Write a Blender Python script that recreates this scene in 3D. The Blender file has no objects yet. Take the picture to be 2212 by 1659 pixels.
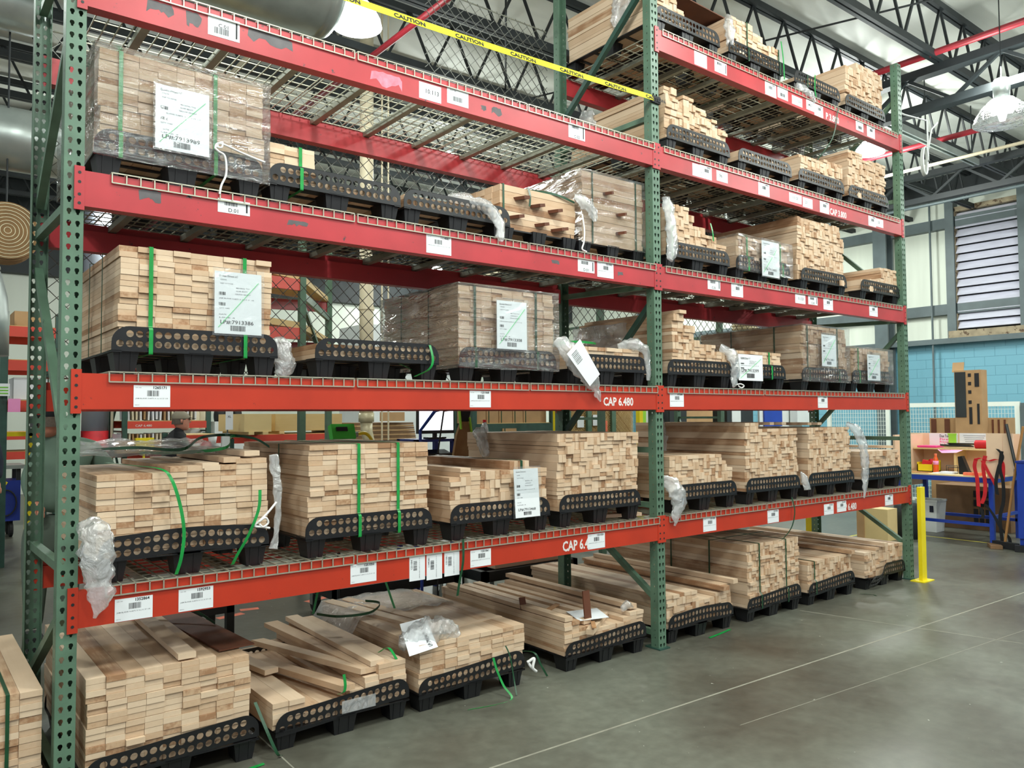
import bpy, math, random
from mathutils import Vector, Matrix, noise
from mathutils.geometry import delaunay_2d_cdt
random.seed(11)
IN = 0.0254
S = bpy.context.scene
COL = S.collection
R = math.radians

# ------------------------------------------------------------------ camera
cam = bpy.data.cameras.new('camera'); camo = bpy.data.objects.new('camera', cam); COL.objects.link(camo)
cam.sensor_fit = 'HORIZONTAL'; cam.sensor_width = 36.0; cam.lens = 36.0*1702.58/2212
cam.clip_start = 0.05; cam.clip_end = 100
_f = Vector((0.61593219, 0.78672356, 0.04115314)); _r = Vector((0.78753755, -0.61623313, -0.00642982))
_f.normalize(); _u = _r.cross(_f).normalized(); _r = _f.cross(_u)
camo.matrix_world = Matrix(((_r.x, _u.x, -_f.x, -21.347*IN), (_r.y, _u.y, -_f.y, -147.968*IN), (_r.z, _u.z, -_f.z, 64.249*IN), (0, 0, 0, 1)))
S.camera = camo

# ------------------------------------------------------------------ light and exposure
S.view_settings.view_transform = 'Standard'; S.view_settings.look = 'None'
S.view_settings.gamma = 1.0; S.view_settings.use_curve_mapping = False
S.view_settings.exposure = 0.14
w = bpy.data.worlds.new('world'); S.world = w; w.use_nodes = True
w.node_tree.nodes['Background'].inputs[0].default_value = (0.93, 0.97, 1.0, 1)
w.node_tree.nodes['Background'].inputs[1].default_value = 0.55
def area(name, x, y, z, size, watts, col=(0.93, 1.0, 0.95), sy=None, rot=(0, 0, 0)):
    l = bpy.data.lights.new(name, 'AREA'); l.energy = watts; l.color = col
    l.shape = 'DISK' if sy is None else 'RECTANGLE'; l.size = size*IN
    if sy: l.size_y = sy*IN
    o = bpy.data.objects.new(name, l); COL.objects.link(o); o.location = (x*IN, y*IN, z*IN); o.rotation_euler = rot
    return o
# high-bay lamps hang in rows; the ones out of frame are lights only
for (lx, ly) in [(-90, -200), (60, -200), (210, -200), (-90, -95), (60, -70), (210, -85), (400, -150), (560, -60),
                 (-60, 150), (121, 134), (262, 280), (470, 104), (372, -8), (560, 200), (100, 420), (432, 560), (600, 400)]:
    area('high_bay_light', lx, ly, 222, 22, 48 if ly < 0 else 85)
    pl = bpy.data.lights.new('high_bay_glow', 'POINT'); pl.energy = 55 if (lx, ly) == (121, 134) else 90 if (lx, ly) == (372, -8) else 270 if lx >= 370 else 170 if ly < 0 else 135; pl.color = (0.94, 1.0, 0.95); pl.shadow_soft_size = 9*IN
    po = bpy.data.objects.new('high_bay_glow', pl); COL.objects.link(po); po.location = (lx*IN, ly*IN, 212*IN)

# ------------------------------------------------------------------ materials
MT = {}
def nm(name):
    m = bpy.data.materials.new(name); m.use_nodes = True
    nt = m.node_tree; b = nt.nodes['Principled BSDF']; MT[name] = m
    return m, nt, b
def sr(r, g, b):
    f = lambda c: ((c/255+0.055)/1.055)**2.4 if c > 10 else c/255/12.92
    return (f(r), f(g), f(b), 1)
def nn(nt, t, **k):
    n = nt.nodes.new(t)
    for a, v in k.items():
        if a in n.inputs: n.inputs[a].default_value = v
        else: setattr(n, a, v)
    return n
def simple(name, col, rough=0.5, metal=0.0, var=0.12, scale=3.0, bump=0.0, stretch=(1, 1, 1), spec=0.5, dirt=None, dirt_amt=0.0, dirt_scale=8):
    m, nt, b = nm(name)
    L = nt.links
    tc = nn(nt, 'ShaderNodeTexCoord'); mp = nn(nt, 'ShaderNodeMapping'); mp.inputs['Scale'].default_value = stretch
    L.new(tc.outputs['Object'], mp.inputs['Vector'])
    n = nn(nt, 'ShaderNodeTexNoise'); n.inputs['Scale'].default_value = scale; n.inputs['Detail'].default_value = 5
    L.new(mp.outputs[0], n.inputs['Vector'])
    cr = nn(nt, 'ShaderNodeValToRGB'); c = sr(*col)
    cr.color_ramp.elements[0].position = 0.3; cr.color_ramp.elements[1].position = 0.7
    cr.color_ramp.elements[0].color = tuple(max(0, x*(1-var)) for x in c[:3])+(1,)
    cr.color_ramp.elements[1].color = tuple(min(1, x*(1+var)) for x in c[:3])+(1,)
    L.new(n.outputs['Fac'], cr.inputs[0]); out = cr.outputs[0]
    if dirt:
        n2 = nn(nt, 'ShaderNodeTexNoise'); n2.inputs['Scale'].default_value = dirt_scale; n2.inputs['Detail'].default_value = 8; n2.inputs['Roughness'].default_value = 0.7
        L.new(tc.outputs['Object'], n2.inputs['Vector'])
        c2 = nn(nt, 'ShaderNodeValToRGB'); c2.color_ramp.elements[0].position = 1-dirt_amt; c2.color_ramp.elements[1].position = min(1, 1.03-dirt_amt)
        L.new(n2.outputs['Fac'], c2.inputs[0])
        mx = nn(nt, 'ShaderNodeMix'); mx.data_type = 'RGBA'; L.new(c2.outputs[0], mx.inputs[0]); L.new(out, mx.inputs[6]); mx.inputs[7].default_value = sr(*dirt); out = mx.outputs[2]
    L.new(out, b.inputs['Base Color'])
    b.inputs['Roughness'].default_value = rough; b.inputs['Metallic'].default_value = metal
    b.inputs['Specular IOR Level'].default_value = spec
    if bump:
        bp = nn(nt, 'ShaderNodeBump'); bp.inputs['Strength'].default_value = bump; bp.inputs['Distance'].default_value = 0.01
        L.new(n.outputs['Fac'], bp.inputs['Height']); L.new(bp.outputs[0], b.inputs['Normal'])
    return m
def wood(name, ca, cb, cc, along=1):
    m, nt, b = nm(name); L = nt.links
    oi = nn(nt, 'ShaderNodeObjectInfo'); g = nn(nt, 'ShaderNodeNewGeometry')
    a = nn(nt, 'ShaderNodeMath', operation='MULTIPLY_ADD'); L.new(oi.outputs['Random'], a.inputs[0]); a.inputs[1].default_value = 7.13; L.new(g.outputs['Random Per Island'], a.inputs[2])
    fr = nn(nt, 'ShaderNodeMath', operation='FRACT'); L.new(a.outputs[0], fr.inputs[0])
    tc = nn(nt, 'ShaderNodeTexCoord'); mp = nn(nt, 'ShaderNodeMapping')
    sc = [30, 30, 30]; sc[along] = 1.6; mp.inputs['Scale'].default_value = sc
    cmb = nn(nt, 'ShaderNodeCombineXYZ'); L.new(fr.outputs[0], cmb.inputs[0]); L.new(fr.outputs[0], cmb.inputs[1])
    va = nn(nt, 'ShaderNodeVectorMath', operation='MULTIPLY_ADD'); L.new(cmb.outputs[0], va.inputs[0]); va.inputs[1].default_value = (9, 9, 9); L.new(tc.outputs['Object'], va.inputs[2])
    L.new(va.outputs[0], mp.inputs['Vector'])
    n = nn(nt, 'ShaderNodeTexNoise'); n.inputs['Scale'].default_value = 2.2; n.inputs['Detail'].default_value = 6; L.new(mp.outputs[0], n.inputs['Vector'])
    n2 = nn(nt, 'ShaderNodeTexNoise'); n2.inputs['Scale'].default_value = 9; n2.inputs['Detail'].default_value = 4; L.new(va.outputs[0], n2.inputs['Vector'])
    s1 = nn(nt, 'ShaderNodeMath', operation='MULTIPLY_ADD'); L.new(n.outputs['Fac'], s1.inputs[0]); s1.inputs[1].default_value = 0.35; L.new(fr.outputs[0], s1.inputs[2])
    s2 = nn(nt, 'ShaderNodeMath', operation='MULTIPLY_ADD'); L.new(n2.outputs['Fac'], s2.inputs[0]); s2.inputs[1].default_value = 0.3; L.new(s1.outputs[0], s2.inputs[2])
    s3 = nn(nt, 'ShaderNodeMath', operation='SUBTRACT'); L.new(s2.outputs[0], s3.inputs[0]); s3.inputs[1].default_value = 0.32
    cr = nn(nt, 'ShaderNodeValToRGB'); e = cr.color_ramp.elements
    e[0].position = 0.0; e[0].color = sr(*cb); e[1].position = 1.0; e[1].color = sr(*cc)
    k = cr.color_ramp.elements.new(0.12); k.color = sr(*ca)
    k = cr.color_ramp.elements.new(0.55); k.color = tuple((sr(*ca)[i]*0.45+sr(*cc)[i]*0.55) for i in range(3))+(1,)
    L.new(s3.outputs[0], cr.inputs[0]); L.new(cr.outputs[0], b.inputs['Base Color'])
    b.inputs['Roughness'].default_value = 0.62; b.inputs['Specular IOR Level'].default_value = 0.3
    return m
wood('maple', (190, 158, 127), (158, 119, 88), (214, 190, 163))
wood('maple_x', (190, 158, 127), (158, 119, 88), (214, 190, 163), 0)
wood('plywood', (196, 164, 106), (168, 128, 76), (214, 186, 132), 0)
simple('brown_board', (96, 52, 30), 0.7, var=0.15, scale=6)
simple('tan_board', (172, 128, 88), 0.7, var=0.15, scale=6)
simple('green_paint', (86, 114, 94), 0.42, var=0.18, scale=9, dirt=(30, 48, 40), dirt_amt=0.33, dirt_scale=14)
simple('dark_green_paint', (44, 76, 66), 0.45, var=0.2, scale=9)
simple('beam_paint_lower_light', (180, 50, 26), 0.36, var=0.10, scale=4, dirt=(70, 40, 36), dirt_amt=0.335, dirt_scale=30)  # beam paint with the light of the lower levels put into its colour
simple('beam_paint_upper_light', (174, 50, 56), 0.38, var=0.14, scale=4, dirt=(66, 52, 56), dirt_amt=0.345, dirt_scale=22)  # same beam paint, redder: the light of the upper levels is in the colour
simple('far_red_paint', (205, 66, 48), 0.5, var=0.1)
simple('chip_grey', (88, 84, 86), 0.6, var=0.2, scale=20)
simple('pink_patch', (214, 120, 138), 0.6, var=0.25, scale=30)
simple('fence_wire', (112, 114, 108), 0.45, metal=0.4, var=0.12)
simple('wire', (176, 176, 158), 0.38, metal=0.5, var=0.12)
simple('channel', (150, 152, 138), 0.42, metal=0.5, var=0.15, scale=12)
simple('galvanised', (160, 168, 164), 0.34, metal=0.55, var=0.14, scale=5, bump=0.15)
simple('black_plastic', (17, 18, 21), 0.38, var=0.25, scale=12)
simple('pot_plastic', (20, 21, 24), 0.45, var=0.3, scale=12)
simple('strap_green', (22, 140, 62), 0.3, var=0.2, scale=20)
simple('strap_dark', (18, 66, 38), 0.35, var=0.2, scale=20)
simple('paper', (226, 229, 232), 0.6, var=0.03)
simple('ink', (22, 22, 26), 0.7, var=0.1)
simple('grey_ink', (120, 122, 128), 0.7, var=0.1)
simple('green_ink', (70, 200, 110), 0.6, var=0.1)
simple('white_paint', (222, 214, 212), 0.6, var=0.06)
simple('white_twine', (225, 225, 222), 0.7, var=0.05)
simple('yellow_paint', (232, 210, 22), 0.42, var=0.08)
simple('tape_yellow', (228, 218, 44), 0.35, var=0.05)
simple('black_steel', (26, 30, 31), 0.5, var=0.25, scale=6)
simple('joist_steel', (30, 36, 38), 0.55, var=0.3, scale=3)
simple('red_pipe', (138, 28, 40), 0.45, var=0.15)
simple('grey_steel', (88, 100, 102), 0.5, var=0.15)
simple('blue_paint', (30, 62, 160), 0.4, var=0.12)
simple('cart_blue', (26, 48, 132), 0.42, var=0.18)
simple('cardboard', (178, 142, 100), 0.75, var=0.1, scale=5)
simple('cardboard_dark', (122, 92, 62), 0.75, var=0.15, scale=5)
simple('white_plastic', (214, 218, 216), 0.4, var=0.05)
simple('beige_pipe', (224, 212, 182), 0.4, var=0.05)
simple('pink_board', (228, 196, 166), 0.6, var=0.05)
simple('mdf', (222, 196, 140), 0.6, var=0.06)
simple('hot_pink', (238, 60, 140), 0.5, var=0.05)
simple('light_pink', (240, 150, 200), 0.5, var=0.05)
simple('lime', (150, 214, 60), 0.5, var=0.08)
simple('device_green', (60, 190, 60), 0.45, var=0.08)
simple('red_cloth', (196, 24, 34), 0.7, var=0.15, scale=12)
simple('black_cloth', (20, 21, 24), 0.85, var=0.25, scale=12)
simple('navy_cloth', (24, 30, 46), 0.85, var=0.2)
simple('sage_cloth', (108, 132, 116), 0.9, var=0.14, scale=7)
simple('grey_trousers', (96, 110, 98), 0.9, var=0.14)
simple('cap_grey', (150, 142, 124), 0.85, var=0.1)
simple('skin', (206, 140, 116), 0.55, var=0.06, scale=20)
simple('hair', (96, 84, 74), 0.8, var=0.2, scale=60)
simple('canvas_brown', (134, 104, 68), 0.85, var=0.14, scale=10)
simple('orange_liquid', (226, 92, 30), 0.2, var=0.05)
simple('rubber', (30, 30, 30), 0.8, var=0.2)
simple('broom_wood', (168, 120, 66), 0.6, var=0.1)
simple('dark_panel', (38, 44, 46), 0.6, var=0.3, scale=2)
simple('louvre_metal', (222, 222, 236), 0.3, metal=0.2, var=0.08, stretch=(1, 1, 6))
simple('louvre_frame', (150, 136, 110), 0.6, var=0.3, scale=6, dirt=(84, 62, 40), dirt_amt=0.45)
simple('flex_hose', (206, 196, 160), 0.35, metal=0.1, var=0.1)
simple('mesh_white', (226, 232, 222), 0.5, var=0.04)
simple('orange_marking', (236, 120, 88), 0.6, var=0.12, scale=10)
simple('yellow_marking', (206, 196, 78), 0.6, var=0.15, scale=20)
simple('glow_green', (120, 190, 70), 0.5, var=0.1)
def emit(name, col, s):
    m, nt, b = nm(name); b.inputs['Base Color'].default_value = col; b.inputs['Emission Color'].default_value = col; b.inputs['Emission Strength'].default_value = s
emit('lamp_glow', (0.93, 1.0, 0.97, 1), 9)
emit('screen_glow', (0.9, 0.95, 1.0, 1), 1.5)
def film(name, body, tint, bump_scale, stretch, rough=0.1, gloss=1.2, bd=0.12):
    m, nt, b = nm(name); L = nt.links; nt.nodes.remove(b)
    out = nt.nodes['Material Output']
    tr = nn(nt, 'ShaderNodeBsdfTransparent'); tr.inputs[0].default_value = (0.97, 0.98, 0.98, 1)
    gl = nn(nt, 'ShaderNodeBsdfGlossy'); gl.inputs['Roughness'].default_value = rough
    d0 = nn(nt, 'ShaderNodeBsdfDiffuse'); d0.inputs[0].default_value = tint
    tl = nn(nt, 'ShaderNodeBsdfTranslucent'); tl.inputs[0].default_value = tint
    df = nn(nt, 'ShaderNodeMixShader'); df.inputs[0].default_value = 0.4; L.new(d0.outputs[0], df.inputs[1]); L.new(tl.outputs[0], df.inputs[2])
    tc = nn(nt, 'ShaderNodeTexCoord'); mp = nn(nt, 'ShaderNodeMapping'); mp.inputs['Scale'].default_value = stretch; L.new(tc.outputs['Object'], mp.inputs[0])
    n = nn(nt, 'ShaderNodeTexNoise'); n.inputs['Scale'].default_value = bump_scale; n.inputs['Detail'].default_value = 5; n.inputs['Distortion'].default_value = 0.8; L.new(mp.outputs[0], n.inputs['Vector'])
    bp = nn(nt, 'ShaderNodeBump'); bp.inputs['Strength'].default_value = 1.0; bp.inputs['Distance'].default_value = bd; L.new(n.outputs['Fac'], bp.inputs['Height'])
    L.new(bp.outputs[0], gl.inputs['Normal']); L.new(bp.outputs[0], d0.inputs['Normal'])
    m1 = nn(nt, 'ShaderNodeMixShader'); m1.inputs[0].default_value = body; L.new(tr.outputs[0], m1.inputs[1]); L.new(df.outputs[0], m1.inputs[2])
    fz = nn(nt, 'ShaderNodeFresnel'); fz.inputs[0].default_value = 1.4
    ml = nn(nt, 'ShaderNodeMath', operation='MULTIPLY_ADD'); ml.inputs[1].default_value = gloss; ml.inputs[2].default_value = gloss*.3; ml.use_clamp = True; L.new(fz.outputs[0], ml.inputs[0])
    m2 = nn(nt, 'ShaderNodeMixShader'); L.new(ml.outputs[0], m2.inputs[0]); L.new(m1.outputs[0], m2.inputs[1]); L.new(gl.outputs[0], m2.inputs[2])
    L.new(m2.outputs[0], out.inputs[0])
film('stretch_film', 0.05, (0.95, 0.96, 0.99, 1), 3.0, (1.2, 1.2, 7), 0.09, 0.5, 0.10)
film('pouch_film', 0.05, (0.93, 0.94, 0.97, 1), 5.0, (1.2, 1.2, 2), 0.15, 0.12, 0.02)
film('loose_film', 0.33, (0.98, 0.99, 1.0, 1), 9.0, (1.5, 1.5, 1), 0.1, 0.35, 0.05)
film('clear_bottle', 0.25, (0.8, 0.85, 0.9, 1), 6.0, (1, 1, 1), 0.05)
film('lamp_glass', 0.10, (0.8, 0.85, 0.8, 1), 14.0, (1, 1, 3), 0.04)

# floor: sealed concrete, worn patches and saw cuts
m, nt, b = nm('concrete'); L = nt.links
tc = nn(nt, 'ShaderNodeTexCoord')
n = nn(nt, 'ShaderNodeTexNoise'); n.inputs['Scale'].default_value = 0.55; n.inputs['Detail'].default_value = 9; n.inputs['Roughness'].default_value = 0.62; L.new(tc.outputs['Object'], n.inputs['Vector'])
cr = nn(nt, 'ShaderNodeValToRGB'); e = cr.color_ramp.elements
e[0].position = 0.36; e[0].color = sr(68, 63, 54); e[1].position = 0.66; e[1].color = sr(106, 109, 98)
L.new(n.outputs['Fac'], cr.inputs[0])
n2 = nn(nt, 'ShaderNodeTexNoise'); n2.inputs['Scale'].default_value = 14; n2.inputs['Detail'].default_value = 6; L.new(tc.outputs['Object'], n2.inputs['Vector'])
mx = nn(nt, 'ShaderNodeMix'); mx.data_type = 'RGBA'; mx.blend_type = 'OVERLAY'; mx.inputs[0].default_value = 0.35; L.new(cr.outputs[0], mx.inputs[6]); L.new(n2.outputs['Fac'], mx.inputs[7])
n3 = nn(nt, 'ShaderNodeTexNoise'); n3.inputs['Scale'].default_value = 26; n3.inputs['Detail'].default_value = 2; L.new(tc.outputs['Object'], n3.inputs['Vector'])
c3 = nn(nt, 'ShaderNodeValToRGB'); c3.color_ramp.elements[0].position = 0.755; c3.color_ramp.elements[1].position = 0.775; L.new(n3.outputs['Fac'], c3.inputs[0])
mx2 = nn(nt, 'ShaderNodeMix'); mx2.data_type = 'RGBA'; L.new(c3.outputs[0], mx2.inputs[0]); L.new(mx.outputs[2], mx2.inputs[6]); mx2.inputs[7].default_value = sr(190, 192, 180)
L.new(mx2.outputs[2], b.inputs['Base Color'])
mr = nn(nt, 'ShaderNodeMapRange'); mr.inputs['To Min'].default_value = 0.22; mr.inputs['To Max'].default_value = 0.5; L.new(n.outputs['Fac'], mr.inputs[0]); L.new(mr.outputs[0], b.inputs['Roughness'])
bp = nn(nt, 'ShaderNodeBump'); bp.inputs['Strength'].default_value = 0.12; bp.inputs['Distance'].default_value = 0.01; L.new(n2.outputs['Fac'], bp.inputs['Height']); L.new(bp.outputs[0], b.inputs['Normal'])

# painted block wall
m, nt, b = nm('blue_block'); L = nt.links
tc = nn(nt, 'ShaderNodeTexCoord'); sp = nn(nt, 'ShaderNodeSeparateXYZ'); L.new(tc.outputs['Object'], sp.inputs[0])
cb = nn(nt, 'ShaderNodeCombineXYZ'); L.new(sp.outputs['Y'], cb.inputs[0]); L.new(sp.outputs['Z'], cb.inputs[1])
br = nn(nt, 'ShaderNodeTexBrick'); br.inputs['Scale'].default_value = 1.0; br.inputs['Brick Width'].default_value = 0.4064; br.inputs['Row Height'].default_value = 0.2032
br.inputs['Mortar Size'].default_value = 0.006; br.inputs['Mortar Smooth'].default_value = 0.4; L.new(cb.outputs[0], br.inputs['Vector'])
br.inputs['Color1'].default_value = sr(112, 168, 186); br.inputs['Color2'].default_value = sr(116, 172, 190); br.inputs['Mortar'].default_value = sr(92, 146, 166)
L.new(br.outputs['Color'], b.inputs['Base Color']); b.inputs['Roughness'].default_value = 0.45
bp = nn(nt, 'ShaderNodeBump'); bp.inputs['Strength'].default_value = 0.5; bp.inputs['Distance'].default_value = 0.01; bp.invert = True; L.new(br.outputs['Fac'], bp.inputs['Height']); L.new(bp.outputs[0], b.inputs['Normal'])
simple('insulation', (220, 226, 212), 0.5, var=0.06, scale=1.2, bump=0.5, stretch=(1, 4, 0.4))
simple('roof_liner', (226, 229, 220), 0.55, var=0.07, scale=1.4, bump=0.9, stretch=(0.5, 3, 1))

# ------------------------------------------------------------------ mesh building
def xyz(m, p): return m @ Vector(p)
class MB:
    def __init__(s): s.v = []; s.f = []; s.m = []; s.mi = 0
    def add(s, vs, fs):
        o = len(s.v); s.v += [tuple(p) for p in vs]; s.f += [tuple(i+o for i in f) for f in fs]; s.m += [s.mi]*len(fs); return s
    def box(s, x0, x1, y0, y1, z0, z1):
        return s.add([(x0, y0, z0), (x1, y0, z0), (x1, y1, z0), (x0, y1, z0), (x0, y0, z1), (x1, y0, z1), (x1, y1, z1), (x0, y1, z1)],
                     [(0, 3, 2, 1), (4, 5, 6, 7), (0, 1, 5, 4), (1, 2, 6, 5), (2, 3, 7, 6), (3, 0, 4, 7)])
    def obox(s, c, sz, rot=(0, 0, 0)):
        M = Matrix.Translation(c) @ (Matrix.Rotation(rot[2], 4, 'Z') @ Matrix.Rotation(rot[1], 4, 'Y') @ Matrix.Rotation(rot[0], 4, 'X'))
        h = [k/2 for k in sz]; o = len(s.v); s.box(-h[0], h[0], -h[1], h[1], -h[2], h[2])
        for i in range(o, o+8): s.v[i] = tuple(M @ Vector(s.v[i]))
        return s
    def bar(s, p, q, w, h=None, up=(0, 0, 1)):
        h = h or w; p = Vector(p); q = Vector(q); d = (q-p).normalized(); u = Vector(up)
        if abs(d.dot(u)) > 0.97: u = Vector((1, 0, 0))
        a = d.cross(u).normalized(); u = a.cross(d).normalized(); a = a*(w/2); u = u*(h/2)
        vs = [p-a-u, p+a-u, p+a+u, p-a+u, q-a-u, q+a-u, q+a+u, q-a+u]
        return s.add(vs, [(3, 2, 1, 0), (4, 5, 6, 7), (0, 1, 5, 4), (1, 2, 6, 5), (2, 3, 7, 6), (3, 0, 4, 7)])
    def tube(s, pts, r, n=8, cap=True):
        pts = [Vector(p) for p in pts]; k = len(pts); rs = r if isinstance(r, (list, tuple)) else [r]*k
        vs = []; fs = []; ref = None
        for i, p in enumerate(pts):
            d = (pts[min(i+1, k-1)]-pts[max(i-1, 0)]).normalized()
            if ref is None: ref = Vector((0, 0, 1)) if abs(d.z) < 0.9 else Vector((1, 0, 0))
            a = d.cross(ref)
            if a.length < 1e-4: a = d.cross(Vector((0, 1, 0)))
            a.normalize(); b2 = a.cross(d).normalized(); ref = b2
            for j in range(n):
                t = 2*math.pi*j/n; vs.append(p+(a*math.cos(t)+b2*math.sin(t))*rs[i])
        for i in range(k-1):
            for j in range(n):
                j2 = (j+1) % n; fs.append((i*n+j, i*n+j2, (i+1)*n+j2, (i+1)*n+j))
        if cap: fs += [tuple(range(n-1, -1, -1)), tuple((k-1)*n+j for j in range(n))]
        return s.add(vs, fs)
    def lathe(s, c, prof, n=20, axis='z'):
        vs = []; fs = []; c = Vector(c)
        for (r, h) in prof:
            for j in range(n):
                t = 2*math.pi*j/n; p = (r*math.cos(t), r*math.sin(t), h)
                if axis == 'x': p = (h, r*math.cos(t), r*math.sin(t))
                if axis == 'y': p = (r*math.sin(t), h, r*math.cos(t))
                vs.append(c+Vector(p))
        k = len(prof)
        for i in range(k-1):
            for j in range(n):
                j2 = (j+1) % n; fs.append((i*n+j, i*n+j2, (i+1)*n+j2, (i+1)*n+j))
        fs += [tuple(range(n-1, -1, -1)), tuple((k-1)*n+j for j in range(n))]
        return s.add(vs, fs)
    def ribbon(s, pts, w, wd=(1, 0, 0), th=0.05):
        pts = [Vector(p) for p in pts]; k = len(pts); vs = []; fs = []; wv = Vector(wd).normalized()
        for i, p in enumerate(pts):
            d = (pts[min(i+1, k-1)]-pts[max(i-1, 0)]).normalized(); nrm = d.cross(wv)
            nrm = nrm.normalized()*th/2 if nrm.length > 1e-4 else Vector((0, th/2, 0))
            a = wv*(w/2); vs += [p-a-nrm, p+a-nrm, p+a+nrm, p-a+nrm]
        for i in range(k-1):
            o = i*4
            for j in range(4): j2 = (j+1) % 4; fs.append((o+j, o+j2, o+4+j2, o+4+j))
        fs += [(3, 2, 1, 0), (4*k-4, 4*k-3, 4*k-2, 4*k-1)]
        return s.add(vs, fs)
    def prism(s, poly, fn, d):
        # poly: 2D points; fn maps (a,b,t) to 3D
        k = len(poly); vs = [fn(a, b2, 0) for a, b2 in poly]+[fn(a, b2, d) for a, b2 in poly]
        fs = [tuple(range(k)), tuple(range(2*k-1, k-1, -1))]+[(i, i+k, (i+1) % k+k, (i+1) % k) for i in range(k)]
        return s.add(vs, fs)
    def text(s, t, size, loc, ux=(1, 0, 0), uz=(0, 0, 1), wid=None, bold=0.008):
        vs, fs, tw = text_geo(t, bold); k = size; kx = size if wid is None else wid/max(tw, 1e-3)
        ux = Vector(ux); uz = Vector(uz); loc = Vector(loc)
        return s.add([loc+ux*(x*kx)+uz*(y*k) for x, y in vs], fs)
    def build(s, name, mat, parent=None, base=None, smooth=False, label=None, solid=0, sub=0):
        if parent is not None: base = ORG[parent.name]
        if base is None: base = (0, 0, 0)
        me = bpy.data.meshes.new(name)
        bx, by, bz = base
        me.from_pydata([((x-bx)*IN, (y-by)*IN, (z-bz)*IN) for x, y, z in s.v], [], s.f)
        mats = mat if isinstance(mat, (list, tuple)) else [mat]
        for q in mats: me.materials.append(MT[q])
        if len(mats) > 1: me.polygons.foreach_set('material_index', s.m)
        if smooth: me.polygons.foreach_set('use_smooth', [True]*len(me.polygons))
        me.update()
        o = bpy.data.objects.new(name, me); COL.objects.link(o)
        if parent is not None: o.parent = parent
        else: o.location = Vector(base)*IN
        ORG[o.name] = base
        if label: o['label'] = label
        if solid:
            md = o.modifiers.new('solid', 'SOLIDIFY'); md.thickness = solid*IN; md.offset = 0
        if sub:
            md = o.modifiers.new('sub', 'SUBSURF'); md.levels = sub; md.render_levels = sub
        return o
ORG = {}
_tg = {}
def text_geo(t0, bold=0.008):
    t = t0; key = (t0, bold)
    if key in _tg: return _tg[key]
    cu = bpy.data.curves.new('t', 'FONT'); cu.body = t; cu.size = 1.0; cu.resolution_u = 2; cu.offset = bold
    o = bpy.data.objects.new('t', cu); me = o.to_mesh()
    vs = [(v.co.x, v.co.y) for v in me.vertices]; fs = [tuple(p.vertices) for p in me.polygons]
    o.to_mesh_clear(); bpy.data.objects.remove(o); bpy.data.curves.remove(cu)
    tw = max([v[0] for v in vs] or [1]); _tg[key] = (vs, fs, tw); return _tg[key]
def thing(name, label, cat, base, group=None):
    o = bpy.data.objects.new(name, None); COL.objects.link(o); o.location = Vector(base)*IN; o.empty_display_size = 0.05
    o['label'] = label; o['category'] = cat; ORG[o.name] = tuple(base)
    if group: o['group'] = group
    return o
def tag(o, label, cat, group=None):
    o['label'] = label; o['category'] = cat
    if group: o['group'] = group
    return o
def struct(o): o['kind'] = 'structure'; return o
def copypart(src, parent, off=(0, 0, 0), rotz=0):
    c = src.copy(); COL.objects.link(c); c.parent = parent; c.location = Vector(off)*IN; c.rotation_euler = (0, 0, rotz)
    ORG[c.name] = ORG[parent.name]; return c
def cdt_plate(outline, holes):
    pts = []; edges = []
    for loop in [outline]+holes:
        o = len(pts); pts += [Vector(p) for p in loop]; k = len(loop); edges += [(o+i, o+(i+1) % k) for i in range(k)]
    v, e2, f, *_ = delaunay_2d_cdt(pts, edges, [], 0, 1e-5)
    def inside(p, poly):
        c = False; n = len(poly); j = n-1
        for i in range(n):
            xi, yi = poly[i]; xj, yj = poly[j]
            if (yi > p[1]) != (yj > p[1]) and p[0] < (xj-xi)*(p[1]-yi)/(yj-yi)+xi: c = not c
            j = i
        return c
    keep = []
    for t in f:
        cx = sum(v[i][0] for i in t)/len(t); cy = sum(v[i][1] for i in t)/len(t)
        if inside((cx, cy), outline) and not any(abs(cx-h[0][0]) < 3 and inside((cx, cy), h) for h in holes): keep.append(tuple(t))
    return [(p[0], p[1]) for p in v], keep
exec_parts = True

# ------------------------------------------------------------------ the room
D = 41.5
LV = [29.8, 65.9, 100.1, 134.5, 168.4]          # undersides of the beams
DK = dict(F=0.0, A=36.15, B=72.25, C=106.45, D=140.85, E=174.75)
ROOF = 268
struct(MB().box(-420, 706, -420, 660, -6, 0).build('floor', 'concrete'))
# saw cuts and painted lines are thin strips of the floor
t = MB()
def floor_strip(x0, y0, x1, y1, w, mat, nm_='trim_9'):
    d = Vector((x1-x0, y1-y0)); n_ = Vector((-d.y, d.x)).normalized()*w/2
    b_ = MB().add([(x0-n_.x, y0-n_.y, .012), (x1-n_.x, y1-n_.y, .012), (x1+n_.x, y1+n_.y, .012), (x0+n_.x, y0+n_.y, .012),
                   (x0-n_.x, y0-n_.y, -.2), (x1-n_.x, y1-n_.y, -.2), (x1+n_.x, y1+n_.y, -.2), (x0+n_.x, y0+n_.y, -.2)],
                  [(0, 1, 2, 3), (0, 4, 5, 1), (1, 5, 6, 2), (2, 6, 7, 3), (3, 7, 4, 0)])
    return struct(b_.build(nm_, mat))
simple('joint', (140, 138, 124), 0.8, var=0.15, scale=8)
floor_strip(-60, -26, 690, -47, 0.5, 'joint', 'trim_9')
floor_strip(118, -46, 640, -84, 0.15, 'joint', 'trim_10')
floor_strip(36.7, -60, 38.5, 40, 0.3, 'joint', 'trim_11')
floor_strip(214, 0, 228, -60, 0.3, 'joint', 'trim_12')
floor_strip(406, -200, 408, 72, 1.6, 'yellow_marking', 'trim_13')
floor_strip(300, 72, 408, 72, 1.6, 'yellow_marking', 'trim_14')
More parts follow.
